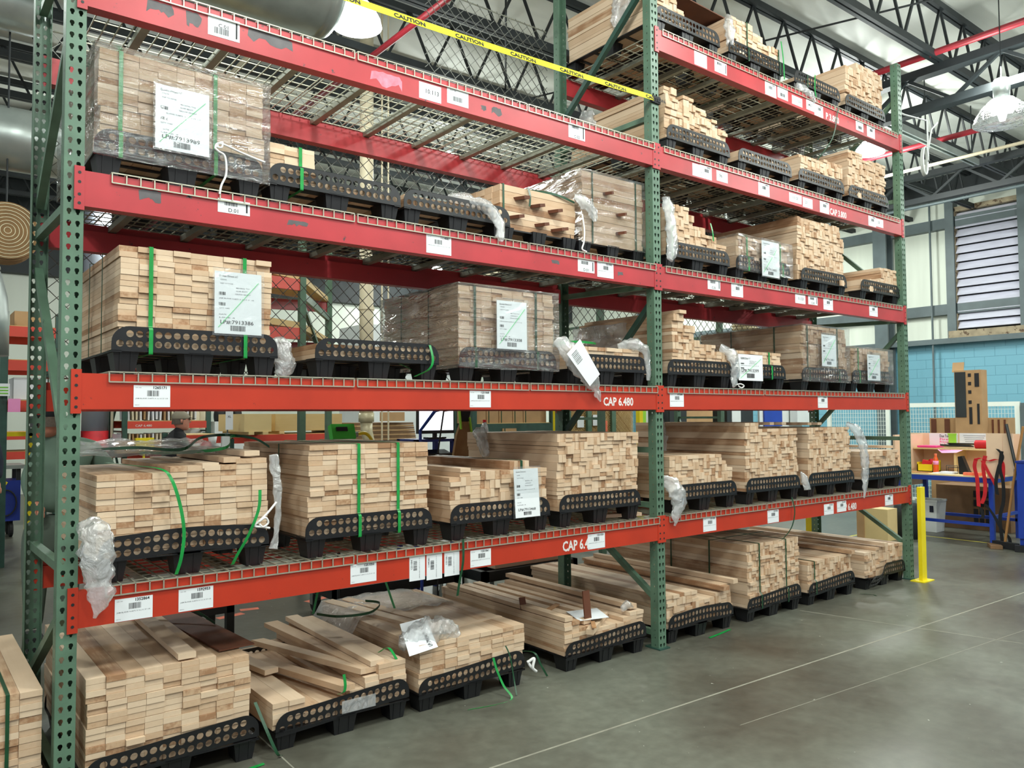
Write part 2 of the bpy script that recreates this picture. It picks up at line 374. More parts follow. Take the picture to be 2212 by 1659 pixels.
floor_strip(-60, 250, 90, 560, 0.6, 'joint', 'trim_15')
for i, (x, y, w_, l_, a) in enumerate([(66, 113, 9, 3, .2), (98, 117, 10, 3, .3), (74, 118, 6, 3, -.2), (156, 140, 12, 3, .2), (176, 132, 12, 3, .2)]):
    struct(MB().obox((x, y, -0.04), (w_, l_, 0.12), (0, 0, a)).build('trim_%d' % (16+i), 'orange_marking'))
struct(MB().box(-420, 706, -420, 660, ROOF+2, ROOF+8).build('ceiling', 'roof_liner'))
# right wall: painted block below, insulated panel above
o = struct(MB().box(700, 706, -420, 660, 0, 125).build('wall_right', 'blue_block'))
struct(MB().box(701, 706, -420, 660, 125, ROOF+2).build('wall_right_upper', 'insulation'))
struct(MB().box(-420, 706, 650, 656, 0, ROOF+2).build('wall_back', 'insulation'))
t = MB(); t.box(690, 701, -420, 650, 124.5, 129)
for z in (150, 225): t.box(694, 701, -420, 650, z, z+9)
struct(t.build('trim_1', 'grey_steel'))
struct(MB().box(688, 701, -420, 650, 254, ROOF+2).build('trim_2', 'joist_steel'))
t = MB()
for y in (150, 94, 330, 480): t.box(692, 701, y-3.5, y+3.5, 129, ROOF)
struct(t.build('trim_3', 'grey_steel'))
t = MB(); t.box(-420, 700, 640, 650, 190, ROOF+2)
struct(t.build('trim_4', 'dark_panel'))
# steel building columns near the right wall
for i, y in enumerate((207, 500)):
    t = MB(); t.box(683, 685, y-6, y+6, 0, ROOF); t.box(695, 697, y-6, y+6, 0, ROOF); t.box(685, 695, y-.5, y+.5, 0, ROOF)
    struct(t.build('trim_%d' % (5+i), 'grey_steel'))
# louvred shutter in the wall
lv = thing('wall_louvre', 'large metal louvred vent with rusty frame high on the right wall', 'vent', (699, 122, 134))
t = MB(); t.box(694, 701, 146, 150, 131, 241); t.box(694, 701, 90, 94, 131, 241); t.box(694, 701, 90, 150, 238, 242); t.box(690, 701, 88, 152, 129, 135)
t.build('frame', 'louvre_frame', lv)
MB().box(699.5, 700.5, 94, 146, 135, 238).build('backing', 'dark_panel', lv)
for k in range(14):
    z = 138+k*7.2
    MB().obox((696, 120, z+2), (0.5, 51.5, 7.6), (0, R(34), 0)).build('blade', 'louvre_metal', lv)
o = MB().tube([(692, 166, 0), (692, 166, ROOF)], 0.9).build('conduit_pipe', 'grey_steel'); tag(o, 'thin grey conduit running up the blue right wall', 'conduit')

# bar joists under the roof, along x
def joist(y, x0=-200, x1=700):
    t0 = thing('roof_joist', 'black open-web steel joist spanning under the white roof', 'roof joist', (x0, y, 238), 'black roof joists')
    MB().box(x0, x1, y-2.2, y-.4, ROOF-3.2, ROOF).box(x0, x1, y+.4, y+2.2, ROOF-3.2, ROOF).build('top_chord', 'joist_steel', t0)
    MB().box(x0, x1, y-2.2, y-.4, 238, 241.5).box(x0, x1, y+.4, y+2.2, 238, 241.5).build('bottom_chord', 'joist_steel', t0)
    t = MB(); k = 0; x = x0
    while x < x1-13:
        a, b_ = (240, ROOF-2) if k % 2 == 0 else (ROOF-2, 240)
        t.bar((x, y, a), (x+13, y, b_), 1.1); x += 13; k += 1
    t.build('web', 'joist_steel', t0)
    return t0
j0 = joist(23)
for y in (-85, -31, 77, 132, 186, 240, 294, 348, 402, 456, 510, 564, 618):
    r = j0.copy(); COL.objects.link(r); r.location.y = y*IN; ORG[r.name] = ORG[j0.name]
    for ch in list(j0.children): copypart(ch, r)
# girders and pipes across the joists
def girder(x, z0, z1, lab):
    g = thing('roof_girder', lab, 'roof girder', (x, 100, z0))
    MB().box(x-3, x+3, -400, 645, z1-4, z1).build('top_chord', 'joist_steel', g)
    MB().box(x-3, x+3, -400, 645, z0, z0+4).build('bottom_chord', 'joist_steel', g)
    t = MB(); y = -400; k = 0
    while y < 620:
        t.bar((x, y, z0+3 if k % 2 else z1-3), (x, y+22, z1-3 if k % 2 else z0+3), 1.6); y += 22; k += 1
    t.build('web', 'joist_steel', g)
girder(385, 216, 238, 'black roof girder beyond the far rack end')
girder(560, 216, 238, 'black roof girder nearest the right wall')
for (x, z, r_, m_, n_) in [(150, 232, 1.4, 'red_pipe', 'dark red sprinkler pipe crossing above the tall middle upright'), (374, 240, 1.7, 'red_pipe', 'dark red sprinkler pipe beside the middle roof girder'),
                           (492, 236, 1.8, 'red_pipe', 'dark red sprinkler pipe under the far roof joists')]:
    tag(MB().tube([(x, -300, z), (x, 640, z)], r_).build('sprinkler_pipe', m_, smooth=True), n_, 'pipe')
for i, (x, z) in enumerate([(500, 224), (560, 214), (100, 226)]):
    tag(MB().tube([(x, -300, z), (x, 640, z)], 1.1).build('conduit_pipe', 'beige_pipe' if i != 1 else 'grey_steel', smooth=True),
        ['pale conduit under the roof before the right wall', 'grey conduit between pale ones near the right wall', 'pale conduit above the front rack bay', 'pale conduit closest to the right wall'][i], 'conduit')
for i, (a, b_) in enumerate([((430, -140, 264), (250, 200, 242)), ((430, 230, 262), (620, 420, 240)), ((110, 20, 262), (240, 190, 240))]):
    tag(MB().tube([a, b_], 0.5).build('brace_rod', 'joist_steel'), ['thin sway rod crossing between joists at upper right', 'thin sway rod above the far rack end', 'thin sway rod above the tall middle upright'][i], 'brace rod')
# hanging unistrut rail with coiled cable
u = thing('strut_rail', 'bluish steel strut rail hanging beyond the far upright', 'rail', (480, 69, 229))
MB().box(330, 542, 67, 68, 229, 233).box(330, 542, 70, 71, 229, 233).box(330, 542, 68, 70, 231.5, 232.5).build('channel', 'galvanised', u)
MB().tube([(470, 69, 232), (470, 69, 268)], .4).build('hanger', 'joist_steel', u)
MB().tube([(536, 69, 232), (536, 69, 268)], .4).build('hanger', 'joist_steel', u)
pts = []
for k in range(60):
    a = k/60*2*math.pi*3; pts.append((304.5+2.2*math.cos(a)+.02*k, -4+.03*k, 166.5+5.6*math.sin(a)))
pts = [(306, -4, 183)]+pts
tag(MB().tube(pts+[(312, -3, 181), (320, -2, 186)], 0.35, 6).tube([(306, -4, 183), (300, 2, 186), (293, 2, 186)], .3, 6).build('coiled_cable', 'white_plastic', smooth=True), 'coil of white cable hanging beside the top of the far upright', 'cable')

# ------------------------------------------------------------------ pallet rack
rack = thing('pallet_rack', 'tall green and orange pallet rack of two bays loaded with lumber', 'pallet rack', (146, 20, 0))
PZ = 204
def tear(cx, cz, s=1.0):
    pr = [(0, .52), (.26, .44), (.36, .2), (.34, -.02), (.2, -.22), (.16, -.5), (-.16, -.5), (-.2, -.22), (-.34, -.02), (-.36, .2), (-.26, .44)]
    return [(cx+a*s, cz+b_*s) for a, b_ in pr]
tv, tf = cdt_plate([(0, 0), (3, 0), (3, 2), (0, 2)], [tear(.85, 1), tear(2.15, 1)])
sv, sf = cdt_plate([(0, 0), (2.7, 0), (2.7, 2), (0, 2)], [[(1.15, .8), (1.4, .8), (1.4, 1.25), (1.15, 1.25)]])
def post_mesh(x0, face_y, dy):
    b_ = MB()
    for k in range(PZ//2):
        z = 2*k
        b_.add([(x0+a, face_y, z+c) for a, c in tv], tf)
        b_.add([(x0, face_y+dy*a, z+c) for a, c in sv], sf)
        b_.add([(x0+3, face_y+dy*a, z+c) for a, c in sv], sf)
    for x in ((x0, x0+3-.7) if dy > 0 else ()): b_.box(x, x+.7, min(face_y+dy*2.65, face_y+dy*2.75), max(face_y+dy*2.65, face_y+dy*2.75), 0, PZ)
    return b_
PX = [0.0, 145.1, 290.2]
for i, x in enumerate(PX):
    fr = MB()
    up = bpy.data.objects.new('upright_frame', None); COL.objects.link(up); up.parent = rack; ORG[up.name] = ORG[rack.name]
    up['label'] = ['green upright frame nearest the camera', 'green upright frame between the bays', 'green upright frame at the far end'][i]
    gp = 'green_paint' if i == 0 else 'green_paint'
    post_mesh(x, 0, 1).build('front_post', gp, up, solid=.09)
    post_mesh(x, D, -1).build('rear_post', gp, up, solid=.09)
    cx = x+1.5
    BR = [(4, 4), (39.2, 38.7), (100.8, 102.2), (149, 149.5)]+([(57, 95), (33, 13), (134.5, 108.5), (160, 190)] if i == 0 else [(54.6, 54.6), (13, 38), (97, 58), (190, 158), (108, 145)])
    for za, zb in BR:
        b_ = MB().bar((cx, 1.5, za), (cx, D-1.5, zb), 1.5, 1.5)
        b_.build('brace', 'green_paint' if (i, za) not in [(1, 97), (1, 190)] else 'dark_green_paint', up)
    MB().box(x-.6, x+3.6, -1, 4.5, 0, .35).box(x-.6, x+3.6, D-4.5, D+1, 0, .35).build('base_plate', 'dark_green_paint', up)
def beam(bay, lv, back):
    x0 = PX[bay]+3.05; x1 = PX[bay+1]-.05; b0 = LV[lv]; paint = 'beam_paint_lower_light' if lv < 2 else 'beam_paint_upper_light'  # one paint in two tones; the light at each height is painted in
    def Y(y): return D-y if back else y
    t = MB()
    def bx(xa, xb, ya, yb, za, zb): t.box(xa, xb, min(Y(ya), Y(yb)), max(Y(ya), Y(yb)), za, zb)
    bx(x0, x1, -.35, 1.2, b0, b0+6.05); bx(x0, x1, 1.2, 2.3, b0, b0+4.4)
    o = t.build('beam', paint, rack)
    for (xa, xb) in ((x0-1.55, x0+.02), (x1-.02, x1+1.55)):
        t = MB(); t.mi = 0
        t.box(xa, xb, min(Y(-.45), Y(-.12)), max(Y(-.45), Y(-.12)), b0-.7, b0+6.7)
        t.mi = 1
        for zz in (0.4, 1.9, 4.0, 5.6):
            xm = (xa+xb)/2; t.lathe((xm, Y(-.47), b0+zz), [(0.26, -.03), (.26, .03)], 10, 'y')
        t.build('end_bracket', [paint, 'black_steel'], o)
    return o
BEAM = {}
for bay, n_ in ((0, 4), (1, 5)):
    for lv_ in range(n_):
        BEAM[(bay, lv_)] = beam(bay, lv_, False); beam(bay, lv_, True)
# wire decks
def deck_mesh(x0, z):
    b_ = MB(); W = 45.6; n_ = 20; zt = z+.32
    for k in range(n_+1):
        x = x0+W*k/n_; b_.bar((x, -.62, zt), (x, D+.3, zt), .22); b_.bar((x, -.62, zt), (x, -.62, zt-1.75), .2)
    for k in range(11):
        y = 3+k*3.7; b_.bar((x0, y, zt-.2), (x0+W, y, zt-.2), .2)
    b_.bar((x0, -.62, zt-1.7), (x0+W, -.62, zt-1.7), .22); b_.bar((x0, -.62, zt), (x0+W, -.62, zt), .2)
    return b_
dk0 = deck_mesh(7.2, LV[0]+6.05).build('wire_deck', 'wire', rack)
ch0 = []
for k in range(3):
    x = 7.2+8+k*15; z = LV[0]+6.05
    c = MB().box(x-.8, x+.8, 1.3, D-1.3, z-1.35, z-.1).build('support_channel', 'channel', dk0); ch0.append(c)
first = True
for bay, n_ in ((0, 4), (1, 5)):
    for l_ in range(n_):
        for k, xs in enumerate((7.2, 53.6, 99.8)):
            if first: first = False; continue
            off = (xs-7.2+bay*145.1-(2.6 if bay else 0), 0, LV[l_]-LV[0])
            c = copypart(dk0, rack, off)
            for q in ch0: copypart(q, c)
# shelf labels, stencils and scraped paint on the beam faces
def barcode(t, x0, x1, z0, z1, y, seed, vert=False):
    rr = random.Random(seed); x = x0
    while x < x1:
        w_ = rr.choice([.04, .07, .11]); 
        if vert: t.box(z0, z1, y-.01, y+.01, x, min(x+w_, x1))
        else: t.box(x, min(x+w_, x1), y-.01, y+.01, z0, z1)
        x += w_+rr.choice([.05, .08, .1])
def label(bay, lv_, x0, x1, z0, z1, kind, txt, y=-.40):
    o = BEAM[(bay, lv_)]; t = MB(); w_ = x1-x0; h = z1-z0
    if kind == 'patch':
        rr = random.Random(x0); top = []; bot = []; n_ = 9
        for k in range(n_): top.append((x0+w_*k/(n_-1)+rr.uniform(-.25, .25), z1-rr.uniform(0, .35*h*(.3 if k not in (0, n_-1) else 1))))
        for k in range(n_-1, -1, -1): bot.append((x0+w_*k/(n_-1)+rr.uniform(-.3, .3), z0+rr.uniform(0, .45*h)))
        t.prism(top+bot, lambda a, b_, d: (a, -.365+d, b_), .02); t.build('bare_patch', txt, o); return
    if kind == 'stencil':
        t.text(txt, 1, (x0, -.38, z0), wid=w_, bold=.03); hh = max(v[2] for v in t.v)-z0
        t.v = [(a, b_, z0+(c-z0)*h/hh) for a, b_, c in t.v]; t.build('stencil', 'white_paint', o); return
    t.box(x0, x1, y, y+.03, z0, z1); t.mi = 1; yy = y-.012
    if kind == 'tag':
        t.text(txt, .68, (x1-2.9, yy, z1-.62), bold=.03); barcode(t, x0+2.2, x0+4.1, z1-1.9, z1-.9, yy, x0)
        t.mi = 2; t.text('JAM BLANK 0.6875 X 3.2 X 37 1/8', .3, (x0+.3, yy, z1-2.4), wid=w_-.7); t.text('LOC 1002', .22, (x0+.3, yy, z1-.5)); t.text('KEEP BAY', .18, (x0+.2, yy, z0+.3))
    elif kind == 'loc':
        t.text(txt, 1.05, (x0+1.9, yy, z0+.25+(1.6 if txt == 'C.01' and lv_ == 3 else 0))); t.box(x1-.75, x1-.45, yy-.01, yy+.01, z0+.5, z1-.4)
        if txt == 'C.01' and lv_ == 3: barcode(t, x0+1.2, x0+3.8, z0+.6, z0+1.8, yy, 7)
        else: barcode(t, x0+1.2, x0+3.6, z1-1.2, z1-.4, yy, x0)
    elif kind == 'bar':
        barcode(t, x0+1.6, x0+4.2, z0+.8, z0+1.9, yy, x0); t.text(txt, .5, (x0+.7, yy, z1-.7))
    elif kind == 'num': t.text(txt, min(1.4, h*.45), (x0+w_*.25, yy, z0+h*.4))
    elif kind == 'vtag':
        t.text(txt, .6, (x0+.75, yy, z1-3.0), ux=(0, 0, 1), uz=(-1, 0, 0)); barcode(t, z0+2.2, z0+4.2, x0+1.0, x0+1.9, yy, x0, True)
        t.mi = 2; t.text('JAM BLANK 0.6875 X 3.2 X 37', .28, (x0+2.6, yy, z0+.4), ux=(0, 0, 1), uz=(-1, 0, 0), wid=h-1)
    t.build('shelf_label' if kind != 'vtag' else 'hanging_label', ['paper', 'ink', 'grey_ink'], o)
for a in [
 (0, 3, 23.0, 28.9, 135.6, 139.6, 'loc', 'C.01'), (0, 3, 56.8, 64.5, 134.9, 138.3, 'patch', 'pink_patch'), (0, 3, 68.6, 74.4, 134.9, 138.6, 'num', '10.113'), (0, 3, 76.0, 81.9, 135.6, 139.3, 'bar', '1021130'),
 (0, 3, 113.1, 118.9, 135.7, 139.5, 'loc', 'C.02'), (0, 3, 12.6, 16.8, 136.3, 139.0, 'patch', 'chip_grey'), (0, 3, 19.2, 21.8, 135.8, 139.0, 'patch', 'chip_grey'), (0, 3, 30.6, 39.4, 136.6, 139.4, 'patch', 'chip_grey'),
 (0, 3, 85.5, 87, 136, 137.4, 'patch', 'chip_grey'), (0, 3, 88.5, 91.5, 135.6, 137.9, 'patch', 'chip_grey'),
 (0, 2, 25.1, 31.1, 102.6, 105.2, 'loc', 'D.01'), (0, 2, 70.4, 77.0, 100.6, 104.7, 'tag', '1114087'), (0, 2, 115.9, 121.8, 101.4, 104.6, 'loc', 'D.01'), (0, 2, 122.8, 128.8, 100.7, 104.7, 'tag', '1251063'),
 (0, 2, 11.7, 15.3, 102.3, 104.7, 'patch', 'chip_grey'), (0, 2, 38.6, 42.7, 102.0, 103.2, 'patch', 'chip_grey'), (0, 2, 19.5, 20.6, 104.2, 104.8, 'patch', 'chip_grey'), (0, 2, 130.5, 132.5, 101.6, 102.9, 'patch', 'chip_grey'), (0, 2, 107, 109.5, 102.3, 103.4, 'patch', 'chip_grey'),
 (0, 1, 11.1, 17.1, 66.3, 70.1, 'tag', '1265171'), (0, 1, 81.9, 87.9, 66.4, 70.2, 'tag', '1251068'), (0, 1, 124.5, 135.8, 67.0, 69.2, 'stencil', 'CAP 6.480'),
 (0, 0, 8.6, 14.6, 29.9, 33.7, 'tag', '1352864'), (0, 0, 18.9, 24.9, 30.0, 33.9, 'tag', '1592953'), (0, 0, 52.2, 58.1, 30.4, 34.3, 'tag', '1251050'), (0, 0, 66.0, 69.9, 29.1, 34.5, 'vtag', '1251084'), (0, 0, 70.3, 74.3, 28.8, 34.5, 'vtag', '1144580'), (0, 0, 74.9, 78.9, 29.0, 34.5, 'vtag', '1251081'),
 (0, 0, 81.9, 87.7, 30.1, 33.9, 'tag', '1251061'), (0, 0, 109.8, 121.4, 30.7, 33.2, 'stencil', 'CAP 6.480'), (0, 0, 118.4, 124.5, 30.2, 34.0, 'tag', '1251020'),
 (1, 4, 163.9, 169.8, 168.7, 172.8, 'num', ''), (1, 4, 173.5, 179.5, 169.2, 172.8, 'loc', 'E.01'), (1, 4, 199.6, 205.9, 168.6, 172.8, 'tag', '1140035'), (1, 4, 206.6, 212.6, 169.3, 173.0, 'bar', '1083'), (1, 4, 215.0, 221.2, 169.2, 172.2, 'num', '11.105'), (1, 4, 223.7, 228.7, 169.4, 172.8, 'num', 'M37'), (1, 4, 228.7, 234.3, 168.5, 172.6, 'tag', '1142061'),
 (1, 4, 236.0, 244.8, 168.9, 171.2, 'stencil', 'P 3.800'), (1, 4, 256.6, 262.0, 169.5, 173.0, 'bar', '1054'), (1, 4, 264.6, 270.5, 168.8, 173.0, 'tag', '1140032'),
 (1, 3, 162.2, 165.6, 134.9, 138.6, 'num', ''), (1, 3, 165.6, 171.2, 134.9, 138.8, 'tag', '1140020'), (1, 3, 173.5, 179.0, 135.4, 138.6, 'num', '96'), (1, 3, 194.8, 200.9, 134.8, 138.8, 'tag', '1140022'), (1, 3, 212.1, 219.5, 135.4, 138.4, 'num', '11.121'), (1, 3, 220.2, 226.2, 134.9, 138.2, 'num', '21'), (1, 3, 230.8, 236.8, 134.7, 138.7, 'tag', '1140021'),
 (1, 3, 237.2, 248.4, 135.0, 137.2, 'stencil', 'CAP 3.800'), (1, 3, 264.0, 269.6, 134.8, 138.6, 'tag', '1140024'), (1, 3, 269.7, 275.2, 135.3, 138.4, 'num', '53'),
 (1, 2, 168.4, 174.4, 101.8, 104.9, 'loc', 'C.01'), (1, 2, 179.8, 185.7, 100.7, 104.7, 'tag', '1251090'), (1, 2, 214.4, 220.5, 101.5, 104.5, 'num', '11.121'), (1, 2, 222.2, 228.0, 101.7, 104.6, 'loc', 'C.02'), (1, 2, 231.7, 237.8, 100.7, 104.7, 'tag', '1140030'), (1, 2, 263.0, 269.2, 100.8, 104.8, 'tag', '1140031'),
 (1, 1, 150.7, 156.7, 66.7, 70.6, 'tag', '1072040'), (1, 1, 226.8, 232.9, 66.5, 70.5, 'tag', '1140041'),
 (1, 0, 164.5, 170.5, 30.3, 34.3, 'tag', '1251025'), (1, 0, 196.3, 202.4, 30.0, 34.0, 'tag', '1251026'), (1, 0, 229.1, 235.2, 29.9, 33.5, 'tag', '1251027'), (1, 0, 237.4, 243.5, 30.2, 33.9, 'tag', '1251028'), (1, 0, 239.0, 250.5, 30.4, 32.8, 'stencil', 'CAP 6.480'), (1, 0, 271.1, 277.2, 30.0, 33.9, 'tag', '1251029')]:
    label(*a)
tp = MB().ribbon([(1.5+143.6*k/24, -.7, 151.5+2.2*k/24-.9*math.sin(math.pi*k/24)) for k in range(25)], 1.9, (0, .35, 1), .05)
tp.mi = 1
for k in range(8):
    x = 30+k*16; z = 151.5+2.2*x/145-.9*math.sin(math.pi*x/145)
    tp.text('CAUTION', 1.55, (x, -1.03, z-.6), ux=(1, 0, .012), uz=(0, .35, .94), wid=8, bold=.04)
tp.obox((146.6, -.2, 153.6), (3.5, .8, 2), (0, 0, 0))
tag(tp.build('caution_tape', ['tape_yellow', 'ink']), 'yellow caution tape strung across the open top bay', 'caution tape')

# ------------------------------------------------------------------ black plastic pallets
PW = 29.5; LH = 4.3
def circ(cx, cz, r, n=12): return [(cx+r*math.cos(2*math.pi*k/n), cz+r*math.sin(2*math.pi*k/n)) for k in range(n)]
ol = [(0, 0), (PW, 0), (PW, 1.0)]+[(PW-2.9+2.9*math.cos(a), 1.4+2.9*math.sin(a)) for a in [math.pi/2*k/7 for k in range(1, 8)]]+[(2.9-2.9*math.sin(a), 1.4+2.9*math.cos(a)) for a in [math.pi/2*k/7 for k in range(0, 7)]]+[(0, 1.0)]
ol2 = []
for i, p in enumerate(ol):          # split the long edges so that a warped lip bends smoothly
    q = ol[(i+1) % len(ol)]; ol2.append(p)
    if abs(q[0]-p[0]) > 5:
        for k in range(1, 16): ol2.append((p[0]+(q[0]-p[0])*k/16, p[1]+(q[1]-p[1])*k/16))
hl = [circ(1.35+1.575*k, 1.25, .62) for k in range(18)]+[circ(2.95+1.575*k, 2.98, .62) for k in range(16)]
lipv, lipf = cdt_plate(ol2, hl)
def lip_mb(y, warp=None, x0=0, zb=3.9):
    b_ = MB(); vs = []
    for a, c in lipv:
        dz, dy = warp(a/PW) if warp else (0, 0)
        vs.append((x0+a, y+dy*(c+1), zb+c+dz))
    return b_.add(vs, lipf)
def foot_mb(x, y, wx=4.6, wy=5.0):
    b_ = MB(); t = 1
    for (xa, xb, ya, yb) in [(0, wx, 0, wy)]:
        a = .62
        b_.add([(x+a, y+a, 0.02), (x+wx-a, y+a, 0.02), (x+wx-a, y+wy-a, 0.02), (x+a, y+wy-a, 0.02), (x, y, 4.1), (x+wx, y, 4.1), (x+wx, y+wy, 4.1), (x, y+wy, 4.1)],
               [(0, 3, 2, 1), (4, 5, 6, 7), (0, 1, 5, 4), (1, 2, 6, 5), (2, 3, 7, 6), (3, 0, 4, 7)])
        for k in (0.3, 0.7):
            b_.add([(x+wx*k-.2, y-.12, 4.0), (x+wx*k+.2, y-.12, 4.0), (x+wx*k+.16, y+a-.12, .2), (x+wx*k-.16, y+a-.12, .2),
                    (x+wx*k-.2, y+.1, 4.0), (x+wx*k+.2, y+.1, 4.0), (x+wx*k+.16, y+a+.1, .2), (x+wx*k-.16, y+a+.1, .2)],
                   [(0, 3, 2, 1), (4, 5, 6, 7), (0, 1, 5, 4), (1, 2, 6, 5), (2, 3, 7, 6), (3, 0, 4, 7)])
    return b_
def pallet_mesh(t0, depth, warp=None):
    lip_mb(0.2, warp).build('end_lip', 'black_plastic', t0, solid=.16)
    lip_mb(depth-.2).build('end_lip', 'black_plastic', t0, solid=.16)
    b_ = MB(); b_.box(0, PW, 0, 3, 3.75, 3.95); b_.box(0, PW, depth-3, depth, 3.75, 3.95); b_.box(0, 1.6, 0, depth, 3.6, 3.95); b_.box(PW-1.6, PW, 0, depth, 3.6, 3.95)
    b_.box(PW/2-2, PW/2+2, 0, depth, 3.7, 3.95)
    for k in range(1, 6): b_.box(0, PW, depth*k/6-.5, depth*k/6+.5, 3.7, 3.95)
    b_.build('deck', 'black_plastic', t0)
    for yy in (0.5, depth/2-2.5, depth-5.5):
        for xx, wx in ((.3, 4.3), (PW/2-2.7, 5.4), (PW-4.6, 4.3)): foot_mb(xx, yy, wx).build('foot', 'pot_plastic', t0)
PALP = {}
def w_s(amp, ph=0): return lambda s: (amp*(-math.cos(math.pi*s*1.0+ph)*.5+.0), 0)
def w_fall(s):                        # the lip has folded flat at its left end
    k = max(0, min(1, (0.55-s)/.4)); k = k*k*(3-2*k); return (-2.8*k, -.55*k)
WARP = dict(n=None, s=lambda s: (0.28*math.sin(math.pi*2*(s-.25)), 0), sag=lambda s: (-.7*math.sin(math.pi*s), 0), up=lambda s: (-.9+1.3*s*s*(3-2*s), 0),
            fall=w_fall)
pallet_descr = []
def pallet(x, z, where, y=1.0, depth=40, warp='n', rotz=0):
    key = (depth, warp)
    if key not in PALP:
        t0 = thing('plastic_pallet', 'x', 'pallet', (0, 0, 0)); pallet_mesh(t0, depth, WARP[warp]); PALP[key] = t0; r = t0
    else:
        s0 = PALP[key]; r = s0.copy(); COL.objects.link(r); ORG[r.name] = (0, 0, 0)
        for ch in list(s0.children): copypart(ch, r)
    r.location = (x*IN, y*IN, z*IN); r.rotation_euler = (0, 0, rotz)
    r['label'] = 'black plastic pallet '+where; r['category'] = 'pallet'; r['group'] = 'black plastic pallets'
    return r

# ------------------------------------------------------------------ lumber
T = 1.03
def make_boards(x0, prof, z0, y0, y1, w_, seed, mixed=False, jit=.28, T=T):
    rr = random.Random(seed); x1 = prof[-1][0]; n_ = max(1, round((x1-x0)/w_)); w_ = (x1-x0)/n_
    def top(x):
        for xe, zt in prof:
            if x <= xe: return zt
        return prof[-1][1]
    ztm = max(p[1] for p in prof); rows = int(round((ztm-z0)/T)); out = []; taken = set()
    gsh = {g: (rr.uniform(-.28, .28), rr.uniform(-.2, .2), rr.choice([.0, .04, .1])) for g in range(0, rows//4+2)}
    lens = {}
    for c in range(n_):
        xa = x0+c*w_; nr = max(1, int(round((top(xa+w_/2)-z0)/T)))
        cy = rr.uniform(-jit, jit)
        r_ = 0
        while r_ < nr:
            if (c, r_) in taken: r_ += 1; continue
            g = r_//4; gx, gy, gz = gsh[g]; z = z0+r_*T+gz*.3
            ya = y0+cy*.5+gy+rr.uniform(-jit, jit)
            if rr.random() < .04: ya += rr.uniform(-.9, .5)
            yb = y1+rr.uniform(-.5, .5)
            edge = c == 0 or r_ >= nr-1
            gap = .035+(.05 if r_ % 4 == 3 else 0)
            if mixed and r_+1 < nr and rr.random() < .34:
                hw = w_/2
                for q in range(2):
                    out.append((xa+gx+q*hw+.02, xa+gx+(q+1)*hw-.03, ya+rr.uniform(-.2, .2), yb, z+.01, z+2*T-gap, c == 0 and q == 0 or r_+2 >= nr, c))
                r_ += 2; continue
            out.append((xa+gx+.02, xa+gx+w_-.03, ya, yb, z+.01, z+T-gap, edge, c)); r_ += 1
    return out
def place_boards(bs, parent, seed, mat='maple', n_ind=100):
    rr = random.Random(seed+5); bs = sorted(bs, key=lambda b_: (not b_[6], rr.random()))
    for b_ in bs[:n_ind]: MB().box(*b_[:6]).build('board', mat, parent)
    rest = bs[n_ind:]
    if rest:
        t = MB()
        for b_ in rest: t.box(*b_[:6])
        o = t.build('board', mat, parent); o['kind'] = 'stuff'
def strap(parent, x, zt, zb, yf, yb, mat='strap_green', w_=.62, name='strap'):
    yl = min(yf-.2, .85)+0
    pts = [(x, yb, zb-.06), (x, (yb+yl)/2, zb-.1), (x, yl, zb-.08), (x-.02, yl-.02, zb+.1), (x, yl, zb+4.2), (x, yf-.42, zb+4.9), (x+.02, yf-.42, (zt+zb)/2), (x, yf-.42, zt+.08), (x, yf+.2, zt+.16), (x, (yf+yb)/2, zt+.12), (x, yb, zt+.12), (x, yb+.9, zt), (x, yb+.9, zb), (x, yb, zb-.06)]
    return MB().ribbon(pts, w_, (1, 0, 0), .06).build(name, mat, parent)
def side_strap(parent, y, x0, x1, zt, zb, mat='strap_dark'):
    pts = [(x0-.4, y, zb-.02), (x0-.42, y, (zt+zb)/2), (x0-.4, y, zt+.1), (x0+.1, y, zt+.16), ((x0+x1)/2, y, zt+.14), (x1-.1, y, zt+.16), (x1+.42, y, zt), (x1+.42, y, zb), (x1, y, zb-.1), ((x0+x1)/2, y, zb-.12), (x0-.4, y, zb-.02)]
    return MB().ribbon(pts, .55, (0, 1, 0), .06).build('strap', mat, parent)
def wrap(parent, x0, x1, y0, y1, z0, z1, seed, amp=.35, mat='stretch_film'):
    b_ = MB(); vs = []; fs = []; nx, ny, nz = 16, 16, 14
    def grid(o, u, v, nu, nv):
        b0 = len(vs)
        for i in range(nu+1):
            for j in range(nv+1):
                p = Vector(o)+Vector(u)*(i/nu)+Vector(v)*(j/nv)
                q = noise.noise_vector(Vector((p.x*.12+seed, p.y*.12, p.z*.45)))*amp
                edge = .5 if i in (0, nu) or j in (0, nv) else 1
                c = Vector(((x0+x1)/2, (y0+y1)/2, (z0+z1)/2)); vs.append(p+q*edge)
        for i in range(nu):
            for j in range(nv): fs.append((b0+i*(nv+1)+j, b0+(i+1)*(nv+1)+j, b0+(i+1)*(nv+1)+j+1, b0+i*(nv+1)+j+1))
    X, Y, Z = (x1-x0, 0, 0), (0, y1-y0, 0), (0, 0, z1-z0)
    grid((x0, y0, z0), X, Z, nx, nz); grid((x0, y0, z0), Y, Z, ny, nz); grid((x1, y0, z0), Y, Z, ny, nz); grid((x0, y0, z1), X, Y, nx, ny); grid((x0, y1, z0), X, Z, nx, nz)
    b_.add(vs, fs); return b_.build('stretch_wrap', mat, parent, smooth=True)
